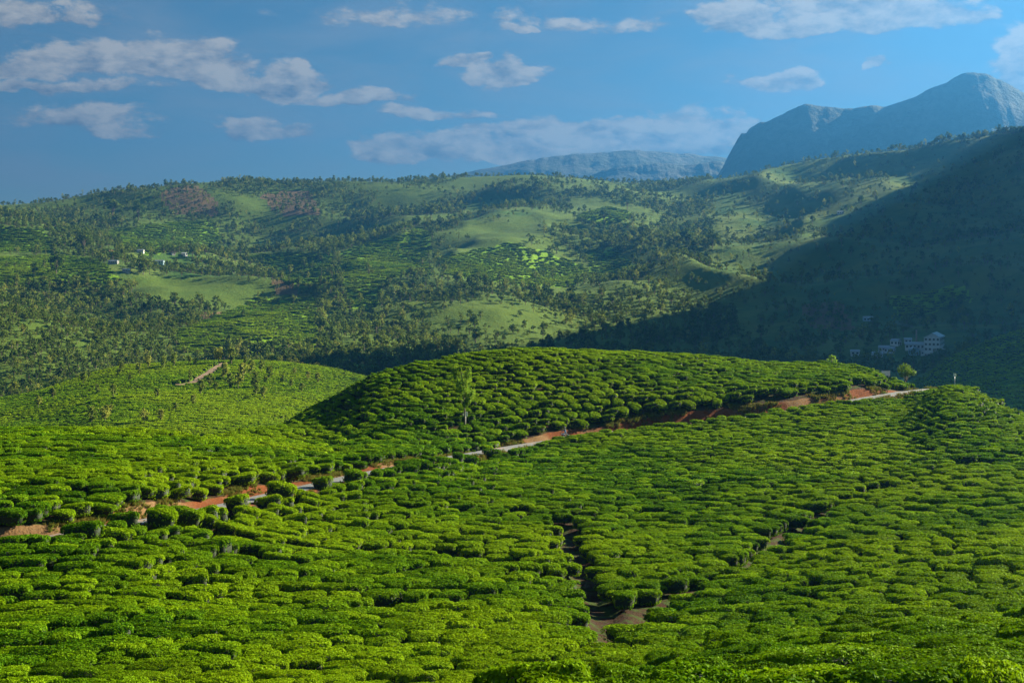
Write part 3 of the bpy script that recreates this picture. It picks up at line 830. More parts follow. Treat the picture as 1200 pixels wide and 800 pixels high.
def clear_of_ways(x, y, road=2.0, extra=.15):
    ok = np.ones(len(x), bool)
    wob = .55 * fbm(x / 3, y / 3, 2, 71)
    for L, hw, dp in PD:
        sd, _ = near_line(x, y, L); ok &= np.abs(sd) + wob * .5 > hw + extra + .25
    sd, _ = near_line(x, y, RD); ok &= np.where(sd > 0, np.abs(sd) + wob > np.where(x < -2, 2.7, 3.0), np.abs(sd) + wob * .5 > np.where(x < 2, 1.65, np.where(x > 54, 3.6, road)))
    return ok, sd


def frame_ok(x, y, m=60):
    u = 600 + F * x / np.maximum(y, 1); return (u > -m - 3500 / np.maximum(y, 1)) & (u < 1200 + m + 3500 / np.maximum(y, 1)) & (y > 8)


def road_side(x, y):
    """True on the uphill (far) side of the road"""
    ry = np.interp(x, RD[:, 0], RD[:, 1]) if np.all(np.diff(RD[:, 0]) > 0) else np.interp(x, np.sort(RD[:, 0]), RD[np.argsort(RD[:, 0]), 1])
    return y > ry


def m_fore(x, y):
    ok, sd = clear_of_ways(x, y); return ok & ~road_side(x, y) & frame_ok(x, y) & (y < 262)


def m_right(x, y):
    ok, sd = clear_of_ways(x, y); return ok & frame_ok(x, y)


def is_mound(x, y): return (x > -58 + (y - 170) * -.0) & (y > 158 + .0 * x) & ((x > -36) | (y > 178))


def m_mound(x, y):
    ok, sd = clear_of_ways(x, y); return ok & road_side(x, y) & is_mound(x, y) & frame_ok(x, y) & (x < 66)


def m_left(x, y):
    ok, sd = clear_of_ways(x, y); return ok & road_side(x, y) & ~is_mound(x, y) & frame_ok(x, y) & (y < 200)


ALLB = np.concatenate([
    lattice(.06, -120, 128, 12, 262, 1.32, 1.35, 3.1, m_fore, 1, .026),
    lattice(-.03, -125, 0, 80, 200, 1.35, 1.4, 3.1, m_left, 2, .02),
    lattice(-1.18, -66, 68, 150, 276, 1.75, 1.9, 3.8, m_mound, 3, .010, .90),
])
vis = visible(ALLB[:, 0], ALLB[:, 1], ALLB[:, 2] + 1.0, .2, 5.0)
ALLB = ALLB[vis]
bu, bv = proj(ALLB[:, 0], ALLB[:, 1], ALLB[:, 2] + .8)
inview = (bu > -5) & (bu < 1205) & (bv < 806) & visible(ALLB[:, 0], ALLB[:, 1], ALLB[:, 2] + 1.0, .75, 0.0)
order = np.argsort(np.where(inview, ALLB[:, 1], 1e9))
single = order[:300]
rest = np.setdiff1d(np.arange(len(ALLB)), single)
print('tea bushes', len(ALLB), 'singles to', ALLB[single, 1].max())

C_NEAR = proto_collection('tea_bush_near', [b_[2] for b_ in BUSH_NEAR] + [b_[2] for b_ in BUSH_MID])
ri = ALLB[rest]
idx = np.where(ri[:, 1] < 150, rng.integers(0, 6, len(rest)), 6 + rng.integers(0, 6, len(rest)))
scatter('tea_plantation', ri[:, :3], ri[:, 3:6], ri[:, 6:9], idx, C_NEAR, 'clipped tea bushes covering the mound and the fields beyond the nearest rows', 'tea bushes')

for i in single:
    r = ALLB[i]; u_, v_ = bu[i], bv[i]; k = int(rng.integers(0, 6))
    e = empty('tea_bush', tuple(r[:3]), tuple(r[3:6]), tuple(r[6:9]))
    bm_ = BUSH_CLOSE[k % 4] if r[1] < 62 else BUSH_NEAR[k]
    link('foliage', bm_[0], e); link('stem', bm_[1], e)
    if r[1] < 50: lab, grp = 'large leafy tea bush on the nearest slope along the bottom right edge', 'tea bushes on the nearest slope'
    elif u_ < 400: lab, grp = 'clipped tea bush in the front rows at the bottom left', 'tea bushes in the left front rows'
    elif u_ < 690: lab, grp = 'clipped tea bush in the front rows left of the bare earth gully', 'tea bushes in the middle front rows'
    else: lab, grp = 'clipped tea bush in the hollow right of the bare earth gully', 'tea bushes in the right front rows'
    tag(e, lab, 'tea bush', grp)


pp = [hit(u, v, 420, 720) for u, v in [(205, 452), (215, 451.5), (222, 450), (235, 443), (248, 435), (258, 429), (264, 426)]]
HP = densify(np.array([tuple(p) for p in pp]), 60)
# left hill across the dip: small clipped bushes in fine rows
def m_hill(x, y):
    u = 600 + F * x / y
    z = H0(x, y); _, v = proj(x, y, z)
    p1 = np.abs(near_line(x, y, HP)[0]) < 3.0
    p2 = (np.abs((u - 97) - (v - 465) * .62) < 1.3) & (v > 460)
    p3 = (np.abs((v - 473) - (u - 278) * -.36) < 1.0) & (u > 275) & (u < 310)
    return (u > -60) & (u < 520) & (y < 728) & ~p1 & ~p2 & ~p3


LH = lattice(.12, -330, -10, 405, 730, 1.9, 1.7, 3.4, m_hill, 9, .01)
LH[:, 8] *= 1.05
LH = LH[visible(LH[:, 0], LH[:, 1], LH[:, 2] + 1.2, 1.0, 6.0)]
C_FAR = proto_collection('tea_bush_far', [b_[2] for b_ in BUSH_FAR])
print('left hill bushes', len(LH))
scatter('tea_hillside', LH[:, :3], LH[:, 3:6], LH[:, 6:9], rng.integers(0, 4, len(LH)), C_FAR, 'fine rows of tea over the bright green hill on the left', 'tea bushes')

def m_spur(x, y):
    u = 600 + F * x / y; return (u > 1040) & (u < 1260) & (y > 420)


SP = lattice(.5, 110, 300, 420, 740, 2.6, 2.2, 4.4, m_spur, 12, .02); SP[:, 8] *= 1.15
SP = SP[visible(SP[:, 0], SP[:, 1], SP[:, 2] + 1.2, 1.0, 6.0)]
scatter('spur_tea', SP[:, :3], SP[:, 3:6], SP[:, 6:9], rng.integers(0, 4, len(SP)), C_FAR, 'shaded tea rows on the spur behind the right hill', 'tea bushes')

# footpath up the left hill (bare earth strip)
L = HP; d_ = np.gradient(L, axis=0); nn = np.stack([-d_[:, 1], d_[:, 0]], 1); nn /= np.linalg.norm(nn, axis=1)[:, None]
V = np.zeros((60, 3, 3)); V[:, :, :2] = L[:, None, :2] + nn[:, None] * np.array([-1.7, 0, 1.7])[None, :, None]; V[:, :, 2] = H(V[..., 0], V[..., 1]) + .35
tag(link('hill_path', from_arrays('hill_path', V, grid_faces(60, 3), [plain('path_earth', (.22, .13, .07), .95, .3, .4)], True)), 'pale earth path climbing the bright green left hill', 'path', kind='structure')

pp = [hit(u, v, 520, 900) for u, v in [(1070, 436), (1100, 425), (1130, 413.5), (1160, 401.5), (1185, 391), (1215, 380)]]
L = densify(np.array([tuple(p) for p in pp]), 60); d_ = np.gradient(L, axis=0); nn = np.stack([-d_[:, 1], d_[:, 0]], 1); nn /= np.linalg.norm(nn, axis=1)[:, None]
V = np.zeros((60, 3, 3)); V[:, :, :2] = L[:, None, :2] + nn[:, None] * np.array([-1.6, 0, 1.6])[None, :, None]; V[:, :, 2] = H(V[..., 0], V[..., 1]) + 1.3
tag(link('spur_track', from_arrays('spur_track', V, grid_faces(60, 3), [plain('track_grass', (.30, .34, .07), .95, .3, .4)], True)), 'pale grassy track along the shaded spur at the right', 'path', kind='structure')

# rows of tea on the fields across the valley
fx = rng.random(260000) * 1900 - 1000; fy = 850 + rng.random(260000) * 1750
k = np.abs(fx / fy) < .40; fx, fy = fx[k], fy[k]
fz = H(fx, fy); cv = cover(fx, fy, fz); k = (cv['tea'] > .5); fx, fy, fz = fx[k], fy[k], fz[k]
k = visible(fx, fy, fz + 2, 3, 15.0); fx, fy, fz = fx[k], fy[k], fz[k]
if len(fx) > 12000:
    q = rng.permutation(len(fx))[:12000]; fx, fy, fz = fx[q], fy[q], fz[q]
nn = len(fx); print('far tea', nn)
s = 1.6 + .9 * rng.random(nn)
scatter('far_tea_fields', np.stack([fx, fy, fz], 1), np.stack([np.zeros(nn), np.zeros(nn), .2 * rng.normal(size=nn) + .3], 1), np.stack([s * 1.6, s * .8, s * .75], 1), rng.integers(0, 4, nn), C_FAR, 'tea rows on the far fields across the valley', 'tea bushes')

# clearings round the houses: (u, row, nearest, farthest)
CLEAR = [(1095, 411, 880, 1150), (1072, 409, 880, 1250), (1100, 414.5, 880, 1250), (1071, 416, 880, 1250), (1083, 416, 880, 1250), (1036, 411.5, 880, 1250), (1043, 413, 880, 1250), (1028, 419, 880, 1250),
         (1050, 404.5, 880, 1250), (1064, 402, 880, 1250), (1074, 405.5, 880, 1250), (1017, 376, 950, 1500), (1002, 416, 880, 1250), (985, 251, 1300, 2400), (186, 309, 1250, 2200), (133, 309, 1250, 2200), (127, 297, 1250, 2200),
         (165, 296, 1250, 2200), (202, 298, 1250, 2200), (216, 299.5, 1250, 2200), (240, 318, 1250, 2200), (148, 319, 1250, 2200)]
CLEAR = [hit(*c) for c in CLEAR]
# ------------------------------------------------------------------ far woods
WOOD = [tree_whole(tree_broad(400 + k, 9, 150, 1.5), M_BROAD, 'wood_tree') for k in range(7)] \
     + [tree_whole(tree_broad(420 + k, 12, 170, 1.6, .26, 11), M_BROAD, 'wood_tree_tall') for k in range(3)] \
     + [tree_whole(tree_silver(440 + k, 12, 170, 1.0), M_SILVER, 'wood_tree_thin') for k in range(3)]
C_WOOD = proto_collection('wood_tree', WOOD)
n0 = 420000
ta = (rng.random(n0) - .5) * .84; tt = np.exp(math.log(740) + rng.random(n0) * (math.log(2850) - math.log(740)))
# even cover by area
k = rng.random(n0) < (tt / 2850) ** 2 * 1.0 + .02
tx, ty = (ta * tt)[k], tt[k]
tz = H(tx, ty); cv = cover(tx, ty, tz); tu, tv = proj(tx, ty, tz)
dens = .34 + 1.1 * fbm(tx / 150, ty / 150, 3, 55)
dens = np.where(cv['grass'] > .5, .07 + .25 * np.clip(fbm(tx / 90, ty / 90, 2, 58), 0, 1), dens)
dens = np.where((cv['grass'] > .5) & (tu < 400), .42, dens); dens = np.where(cv['bare'] > .5, .3, dens); dens = np.where(cv['tea'] > .5, .012, dens)
spur = (ty > 760) & (ty < 1250) & (tu < 260); dens = np.where(spur & (cv['tea'] < .5), 1.0, dens)
dens = np.where((tu > 1000) & (ty > 900) & (ty < 1060) & (tv > 385) & (tu < 1130), .25, dens)
for c in CLEAR:
    q = c.xy.normalized(); a_ = (tx - c.x) * q.x + (ty - c.y) * q.y; l_ = np.abs((tx - c.x) * q.y - (ty - c.y) * q.x)
    dens = np.where((l_ < (8 if c is not CLEAR[0] else 24)) & (a_ < (10 if c is not CLEAR[0] else 60)) & (a_ > -55), 0, dens)
k = rng.random(len(tx)) < dens; tx, ty, tz, tu = tx[k], ty[k], tz[k], tu[k]
k = visible(tx, ty, tz + 9, 1, 20.0); tx, ty, tz, tu = tx[k], ty[k], tz[k], tu[k]
if len(tx) > 42000:
    q = rng.permutation(len(tx))[:42000]; tx, ty, tz, tu = tx[q], ty[q], tz[q], tu[q]
nn = len(tx); print('wood trees', nn)
s = (.30 + .75 * rng.random(nn) ** 2.2) * np.where(ty > 2350, .8, 1.0) * np.where((ty < 1250) & (tu < 260), .62, 1)
wi = rng.integers(0, 13, nn); wi = np.where((wi >= 10) & (rng.random(nn) < .5), rng.integers(0, 7, nn), wi)
scatter('forest', np.stack([tx, ty, tz], 1), np.stack([np.zeros(nn), np.zeros(nn), rng.random(nn) * 6.28], 1), np.stack([s, s, s * (.85 + .4 * rng.random(nn))], 1), wi, C_WOOD,
        'mixed woodland covering the hills across the valley', 'forest')

# ------------------------------------------------------------------ haze
ORD = ['first', 'second', 'third', 'fourth', 'fifth', 'sixth', 'seventh', 'eighth', 'ninth', 'tenth', 'eleventh', 'twelfth', 'thirteenth', 'fourteenth', 'fifteenth', 'sixteenth', 'seventeenth', 'eighteenth', 'nineteenth', 'twentieth']
def ordinal(k):
    if k < 20: return ORD[k]
    tens = ['', '', 'twenty', 'thirty', 'forty', 'fifty'][(k + 1) // 10]; r = (k + 1) % 10
    return {'twenty': 'twentieth', 'thirty': 'thirtieth', 'forty': 'fortieth', 'fifty': 'fiftieth'}[tens] if r == 0 else tens + '-' + ORD[r - 1]


def box(bm, x0, x1, y0, y1, z0, z1):
    v = [bm.verts.new(p) for p in [(x0, y0, z0), (x1, y0, z0), (x1, y1, z0), (x0, y1, z0), (x0, y0, z1), (x1, y0, z1), (x1, y1, z1), (x0, y1, z1)]]
    for f_ in [(0, 3, 2, 1), (4, 5, 6, 7), (0, 1, 5, 4), (1, 2, 6, 5), (2, 3, 7, 6), (3, 0, 4, 7)]: bm.faces.new([v[i] for i in f_])


def bm_obj(name, bm, m_, parent=None, bevel=0.0, smooth=False):
    if bevel: bmesh.ops.bevel(bm, geom=bm.edges[:], offset=bevel, segments=1, affect='EDGES')
    bmesh.ops.recalc_face_normals(bm, faces=bm.faces)
    me = bpy.data.meshes.new(name); bm.to_mesh(me); bm.free(); me.materials.append(m_)
    if smooth:
        for p in me.polygons: p.use_smooth = True
    return link(name, me, parent)


def box_obj(name, dims, m_, parent=None, bevel=0.0):
    bm = bmesh.new(); box(bm, *dims); return bm_obj(name, bm, m_, parent, bevel)


def tube_obj(name, pts, rad, m_, parent=None, seg=8):
    V, f_ = tube(pts, rad if hasattr(rad, '__len__') else [rad] * len(pts), seg)
    bm = bmesh.new(); vs = [bm.verts.new(v) for v in V]
    for q in f_: bm.faces.new([vs[i] for i in q])
    bm.faces.new(vs[:seg][::-1]); bm.faces.new(vs[-seg:])
    return bm_obj(name, bm, m_, parent, 0, True)


hz_m = bpy.data.materials.new('haze_air'); hz_m.use_nodes = True; nt = hz_m.node_tree; nt.nodes.clear()
o_ = nt.nodes.new('ShaderNodeOutputMaterial'); pv = nt.nodes.new('ShaderNodeVolumePrincipled')
pv.inputs['Color'].default_value = (.08, .36, .88, 1); pv.inputs['Density'].default_value = HAZE_DENSITY; pv.inputs['Anisotropy'].default_value = .75
nt.links.new(pv.outputs[0], o_.inputs['Volume'])
hz = box_obj('haze', (-7000, 7000, -600, 8800, -240, 880), hz_m)
tag(hz, 'blue haze filling the valley air', 'haze', kind='stuff')

# ------------------------------------------------------------------ single trees
SILVER = [tree_parts(tree_silver(600 + k, 4.2, 330, .50), M_SILVER, 'silver_oak') for k in range(6)]
SPOTS = [(98, 452), (104, 445), (133, 469), (114, 464), (140, 441), (163, 441), (184, 469), (130, 485), (123, 498), (107, 498), (169, 498), (188, 496), (205, 484), (152, 448), (222, 448), (246, 456), (262, 446), (253, 461),
         (269, 457), (279, 458), (285, 448), (299, 457), (300, 465), (309, 469), (235, 465), (227, 476), (204, 431), (192, 433), (173, 433), (221, 429), (229, 429), (256, 428), (271, 429), (287, 431), (306, 438), (316, 446),
         (331, 451), (341, 456), (353, 462), (345, 441), (361, 448), (373, 451), (311, 451), (293, 441), (62, 470), (45, 480)]
SPOTS.sort()
for k, (u, v) in enumerate(SPOTS):
    p = hit(u, v, 415, 700); sc = (.75 + .75 * rng.random()) * (1.25 if 245 < u < 300 else 1)
    put_tree('silver_oak_tree', SILVER[k % 6], p, 'slender young tree on the bright green left hill, %s from the left' % ordinal(k), 'tree', 'young trees dotted over the left hill', rng.random() * 6.28, sc)

YEL = [tree_parts(tree_broad(640 + k, 7.5, 300, .7, .34, 12), M_YELLOW, 'yellow_tree') for k in range(4)]
for k in range(15):
    u = 322 + k * 8.2 + rng.normal() * 1.5; vt = 425 + (k * 1.55) + rng.normal() * 2
    d = 705 + rng.random() * 40; x = (u - 600) / F * d; z = float(H(np.array([x]), np.array([d]))[0]); zt = -(vt - HZ) * d / F
    sc = min(max((zt - z) / 7.5, .7), 1.9)
    put_tree('yellow_leaved_tree', YEL[k % 4], (x, d, z), 'yellow-green tree in the belt behind the left hill, %s from the left' % ordinal(k), 'tree', 'belt of yellow-green trees behind the left hill', rng.random() * 6.28, sc)

p = hit(545, 505, 195, 240)
put_tree('roadside_tree', tree_parts(tree_silver(681, 8.4, 2600, .34), M_LIME, 'roadside_tree'), p, 'tall thin lone tree standing on the shaded side of the tea mound', s=(.72, .72, 1.0))
p = Vector(((1062 - 600) / F * 241, 241, 0)); p.z = float(H(np.array([p.x]), np.array([p.y]))[0])
put_tree('road_bend_tree', tree_parts(tree_broad(683, 4.6, 1200, .26, .30, 11), M_LIME, 'road_bend_tree'), p, 'small bright green tree at the road bend beside the white board', s=(.9, .9, 1.0))
p = Vector(((976 - 600) / F * 259, 259, 0)); p.z = float(H(np.array([p.x]), np.array([p.y]))[0])
put_tree('crest_sapling', tree_parts(tree_broad(684, 2.6, 500, .22, .42, 9), M_LIME, 'crest_sapling'), p, 'low yellow-green sapling poking above the mound crest', s=.9)

BIG = [tree_parts(tree_broad(700 + k, 16, 800, 1.3, .36, 16), M_BROAD, 'large_tree') for k in range(4)]
for k, (u, v, s_, lab) in enumerate([(98, 299, 1.8, 'tall spreading tree left of the village below the ridge'), (132, 256, 1.9, 'large dark tree leftmost of the pair above the hillside tea field'), (162, 258, 1.7, 'large round tree rightmost of the pair above the hillside tea field'),
                                     (505, 258, 1.5, 'tall narrow tree standing alone on the shaded middle slope'), (735, 246, 1.4, 'broad tree at the right end of the small bright upper field'),
                                     (708, 262, 1.2, 'round tree at the lower edge of the small bright upper field'), (66, 322, 1.3, 'dark tree standing between the two bright tea strips on the left'),
                                     (805, 290, 1.5, 'sunlit tree at the edge of the great shadow on the right slope'), (835, 292, 1.4, 'sunlit tree just inside the shadow edge on the right slope')]):
    put_tree('large_tree', BIG[k % 4], hit(u, v, 900, 2600), lab, 'tree', None, k * 1.3, s_)


# ------------------------------------------------------------------ buildings
def house(name, loc, w, l, h, rz, wallm, roofm, label, cat='house', rows=1, wx=2, wy=3, pitch=.45, over=.4, door=True, panes=True, group=None):
    """gabled building: width w along x, length l along y, gable ends at -y and +y"""
    e = empty(name, loc, (0, 0, rz)); rh = w * .5 * pitch
    bm = bmesh.new(); pr = [(-w/2, -1.5), (w/2, -1.5), (w/2, h), (0, h + rh), (-w/2, h)]
    a = [bm.verts.new((x, -l/2, z)) for x, z in pr]; b_ = [bm.verts.new((x, l/2, z)) for x, z in pr]
    bm.faces.new(a); bm.faces.new(b_[::-1])
    for i in range(5): bm.faces.new((a[i], b_[i], b_[(i + 1) % 5], a[(i + 1) % 5]))
    bm_obj('wall', bm, wallm, e)
    bm = bmesh.new(); t = .22; ex = w/2 + over; zz = h + .06 - over * pitch; top = h + rh + .06
    pr = [(-ex, zz), (0, top), (ex, zz), (ex, zz + t), (0, top + t), (-ex, zz + t)]
    a = [bm.verts.new((x, -l/2 - over, z)) for x, z in pr]; b_ = [bm.verts.new((x, l/2 + over, z)) for x, z in pr]
    for i in range(6): bm.faces.new((a[i], b_[i], b_[(i + 1) % 6], a[(i + 1) % 6]))
    for q in (a, b_): bm.faces.new((q[0], q[1], q[4], q[5])); bm.faces.new((q[1], q[2], q[3], q[4]))
    bm_obj('roof', bm, roofm, e)
    sh = h / rows
    def window(cx, cy, cz, along_x, ww, wh, sgn):
        o = link('window', None, e) if False else None
        bm = bmesh.new(); f_ = .12
        def ring(x0, x1, z0, z1):
            if along_x: box(bm, x0, x1, -.07, .07, z0, z1)
            else: box(bm, -.07, .07, x0, x1, z0, z1)
        ring(-ww/2, -ww/2 + f_, -wh/2, wh/2); ring(ww/2 - f_, ww/2, -wh/2, wh/2); ring(-ww/2 + f_, ww/2 - f_, wh/2 - f_, wh/2); ring(-ww/2 + f_, ww/2 - f_, -wh/2, -wh/2 + f_)
        o = bm_obj('window', bm, M_WOOD, e); o.location = (cx, cy, cz)
        if panes:
            bm = bmesh.new()
            if along_x: box(bm, -ww/2 + f_, ww/2 - f_, -.04, .04, -wh/2 + f_, wh/2 - f_)
            else: box(bm, -.04, .04, -ww/2 + f_, ww/2 - f_, -wh/2 + f_, wh/2 - f_)
            bm_obj('pane', bm, M_GLASS, o)
    for r_ in range(rows):
        zc = sh * (r_ + .56)
        for k in range(wx):
            x = (k + .5) / wx * w - w/2
            if door and r_ == 0 and k == wx // 2: continue
            window(x, -l/2, zc, True, min(1.5, w / wx * .55), sh * .45, -1)
        for k in range(wy):
            y = (k + .5) / wy * l - l/2
            for sx in (-1, 1): window(sx * w/2, y, zc, False, min(1.6, l / wy * .55), sh * .45, sx)
    if door:
        k = wx // 2; x = (k + .5) / wx * w - w/2
        box_obj('door', (x - .6, x + .6, -l/2 - .08, -l/2 + .05, 0, min(2.3, h * .8)), M_WOOD, e)
    return tag(e, label, cat, group)


pf = hit(1095, 411, 880, 1150)
house('tea_factory', pf, 10.5, 34, 10, math.radians(-22), M_WALL, M_TIN, 'white three-storey factory with a pale gabled roof on the valley floor', 'factory', 3, 4, 9, .5, .6)
def at_floor(u, v, d0=880, d1=1250): return hit(u, v, d0, d1)
house('factory_shed', at_floor(1072, 409), 7, 13, 3.4, math.radians(75), M_WALL, M_TIN, 'long low shed with a pale roof left of the factory chimney', 'shed', 1, 2, 5)
house('factory_porch_block', at_floor(1100, 414.5), 5, 9, 3, math.radians(80), M_WHITE, M_WHITE, 'low white block right in front of the factory gable', 'shed', 1, 2, 4)
house('worker_house', at_floor(1071, 416), 5, 6, 4.2, math.radians(10), M_WALLB, M_TIN, 'narrow blue-washed house below the factory shed', 'house', 1, 2, 2)
house('worker_house', at_floor(1083, 416), 4.5, 5, 2.8, math.radians(-15), M_WALL, M_TIN, 'small pale hut below the factory, left of the low white block', 'house', 1, 2, 2)
house('worker_house', at_floor(1036, 411.5), 5, 7, 2.8, math.radians(70), M_WALL, M_TIN, 'white-roofed house leftmost of the close pair left of the factory', 'house', 1, 2, 3)
house('worker_house', at_floor(1043, 413), 5, 7, 2.8, math.radians(60), M_WALL, M_TIN, 'pale roofed house rightmost of the close pair left of the factory', 'house', 1, 2, 3)
house('worker_house', at_floor(1028, 419), 5, 7, 2.8, math.radians(85), M_WALL, M_TIN, 'lowest house of the hamlet with a white roof, just above the mound', 'house', 1, 2, 3)
house('worker_house', at_floor(1050, 404.5), 5.5, 6, 3.2, math.radians(45), M_WHITE, M_TIN, 'small white gabled house above the close pair, left of the chimney', 'house', 1, 2, 2)
house('worker_house', at_floor(1064, 402), 4.5, 5, 2.6, math.radians(80), M_WALL, M_TIN, 'tiny pale house just left of the factory chimney', 'house', 1, 2, 2)
house('hill_house', at_floor(1017, 376, 950, 1500), 5, 8, 2.8, math.radians(85), M_WALLB, M_TIN, 'lone blue-roofed house beside the bare slope above the hamlet', 'house', 1, 2, 3)
house('hill_house', at_floor(1002, 416, 880, 1250), 4.5, 6, 2.6, math.radians(80), M_WALL, M_TIN, 'pale house at the far left end of the hamlet, near the mound top', 'house', 1, 2, 2)
house('hill_house', at_floor(985, 251, 1300, 2400), 6, 9, 3, math.radians(80), M_WALL, M_TIN, 'tiny white house alone high on the shaded right slope', 'house', 1, 2, 3)
cp = at_floor(1074, 405.5)
e = empty('factory_chimney', cp); tube_obj('stack', [(0, 0, -1), (0, 0, 5), (0, 0, 11.3)], [.75, .6, .5], M_BRICK, e, 10); tube_obj('cap', [(0, 0, 11.3), (0, 0, 11.8)], [.62, .62], M_METAL, e, 10)
tag(e, 'thin brick factory chimney giving off blue smoke', 'chimney')

sm_m = bpy.data.materials.new('wood_smoke'); sm_m.use_nodes = True; nt = sm_m.node_tree; nt.nodes.clear()
o_ = nt.nodes.new('ShaderNodeOutputMaterial'); pv = nt.nodes.new('ShaderNodeVolumePrincipled'); pv.inputs['Color'].default_value = (.62, .74, .95, 1); pv.inputs['Density'].default_value = .05
nt.links.new(pv.outputs[0], o_.inputs['Volume'])
bm = bmesh.new(); top = Vector(cp) + Vector((0, 0, 12.4))
pts = [top + Vector((-14.5 * t, 3 * t, 4.5 * t ** .7)) for t in np.linspace(0, 1, 9)]
V, f_ = tube([tuple(q) for q in pts], [.45 + 3.2 * t * (1.05 - .55 * t) for t in np.linspace(0, 1, 9)], 10)
vs = [bm.verts.new(v) for v in V]
for q in f_: bm.faces.new([vs[i] for i in q])
bm.faces.new(vs[:10][::-1]); bm.faces.new(vs[-10:])
tag(bm_obj('chimney_smoke', bm, sm_m), 'blue smoke drifting left from the factory chimney', 'smoke', kind='stuff')

VL = [('village_house', 186, 309, 6, 15, 3.4, 85, M_WALLB, M_TIN, 'long blue-white house with a pale tin roof in the hillside village'),
      ('village_house', 133, 309, 6, 12, 3, 80, M_GREYWASH, M_TIN, 'grey-roofed house left of the yellow clearing in the hillside village'),
      ('village_house', 127, 297, 7, 13, 3, 95, M_GREYWASH, M_RED, 'brown-roofed house topmost at the left end of the village'),
      ('village_house', 165, 296, 5, 9, 2.8, 85, M_WHITE, M_TIN, 'small pale house at the foot of the hillside tea field'),
      ('village_house', 202, 298, 5, 8, 3, 40, M_GREYWASH, M_RED, 'small brown-roofed house at the top right of the village'),
      ('village_house', 216, 299.5, 5, 7, 2.8, 70, M_WHITE, M_WHITE, 'small white-roofed house at the right end of the upper village row'),
      ('village_house', 240, 318, 6, 14, 3, 85, M_GREYWASH, M_TIN, 'long grey-roofed house among trees at the lower right of the village'),
      ('village_house', 148, 319, 5, 9, 2.8, 85, M_GREYWASH, M_TIN, 'lowest white house at the left edge of the lower village wood')]
for nm, u, v, w, l, h, rz, wm, rm, lab in VL:
    house(nm, hit(u, v, 1250, 2200), w * .8, l * .8, h * .85, math.radians(rz), wm, rm, lab, 'house', 1, 2, 4, group='houses of the hillside village')

# ------------------------------------------------------------------ boards and posts
def ground(u, d): x = (u - 600) / F * d; return Vector((x, d, float(H(np.array([x]), np.array([d]))[0])))
q = ground(1038, 253); zt = -(434.5 - HZ) * 253 / F - q.z
e = empty('sign_board', q, (0, 0, math.radians(8)))
box_obj('board', (-.78, .78, -.03, .03, zt - .85, zt), M_WHITE, e, .01); box_obj('top_rail', (-.82, .82, -.045, .045, zt, zt + .06), M_METAL, e)
for sx in (-.6, .6): tube_obj('post', [(sx, .06, -.5), (sx, .06, zt - .05)], .04, M_METAL, e, 8)
tag(e, 'white board on two posts at the right end of the mound crest', 'sign')
q = ground(1119, 212); zt = -(437.5 - HZ) * 212 / F - q.z
e = empty('road_marker', q); box_obj('plate', (-.2, .2, -.03, .03, zt - .42, zt), M_WHITE, e, .008); tube_obj('post', [(0, .05, -.4), (0, .05, zt - .1)], .035, M_METAL, e, 8)
tag(e, 'small white marker plate on top of the right hill', 'sign')
q = hit(546, 497, 195, 240); q.y -= 1.0; zt = -(482.5 - HZ) * q.y / F - q.z
e = empty('path_marker', q); box_obj('plate', (-.27, .27, -.05, .05, zt - .6, zt), M_WHITE, e, .008); tube_obj('post', [(0, .06, -.4), (0, .06, zt - .1)], .045, M_WHITE, e, 8)
tag(e, 'small white plate on a post below the lone mound tree', 'sign')


# ------------------------------------------------------------------ motorcycle and rider
def ring_mesh(R, r, nu=20, nv=8):
    V = [((R + r * math.cos(b)) * math.cos(a), r * 1.0 * math.sin(b), (R + r * math.cos(b)) * math.sin(a)) for a in np.linspace(0, 2 * math.pi, nu, endpoint=False) for b in np.linspace(0, 2 * math.pi, nv, endpoint=False)]
    f_ = [(i * nv + j, ((i + 1) % nu) * nv + j, ((i + 1) % nu) * nv + (j + 1) % nv, i * nv + (j + 1) % nv) for i in range(nu) for j in range(nv)]
    return V, f_


def ellip(name, c, rad, m_, parent, seg=12):
    bm = bmesh.new(); bmesh.ops.create_uvsphere(bm, u_segments=seg, v_segments=seg // 2 + 2, radius=1)
    for v in bm.verts: v.co = Vector((v.co.x * rad[0] + c[0], v.co.y * rad[1] + c[1], v.co.z * rad[2] + c[2]))
    return bm_obj(name, bm, m_, parent, 0, True)


ti = int(np.argmin(np.abs(600 + F * RD[:, 0] / RD[:, 1] - 660))); tp = RD[ti]; td = RD[ti - 1] - RD[ti]
hd = math.atan2(td[1], td[0])
loc = Vector((tp[0], tp[1] - .5, 0)); loc.z = float(H(np.array([loc.x]), np.array([loc.y]))[0]) + .09
bk = empty('motorcycle', loc, (0, 0, hd))       # local +x is forward
for x in (-.66, .66):
    V, f_ = ring_mesh(.26, .055); bm = bmesh.new(); vs = [bm.verts.new((a + x, b, c + .31)) for a, b, c in V]
    for q in f_: bm.faces.new([vs[i] for i in q])
    wh = bm_obj('wheel', bm, M_BLACK, bk, 0, True)
    bm = bmesh.new()
    for k in range(8):
        a = k * math.pi / 8
        dx, dz = math.cos(a) * .24, math.sin(a) * .24
        Vt, ft = tube([(x - dx, 0, .31 - dz), (x + dx, 0, .31 + dz)], [.012, .012], 4); vs = [bm.verts.new(v) for v in Vt]
        for q in ft: bm.faces.new([vs[i] for i in q])
    bm_obj('spokes', bm, M_METAL, wh)
tube_obj('fork', [(.66, 0, .31), (.52, 0, .72), (.44, 0, .98)], [.04, .045, .04], M_METAL, bk)
tube_obj('handlebar', [(.30, -.36, 1.02), (.44, -.2, 1.04), (.46, 0, 1.0), (.44, .2, 1.04), (.30, .36, 1.02)], .022, M_BLACK, bk)
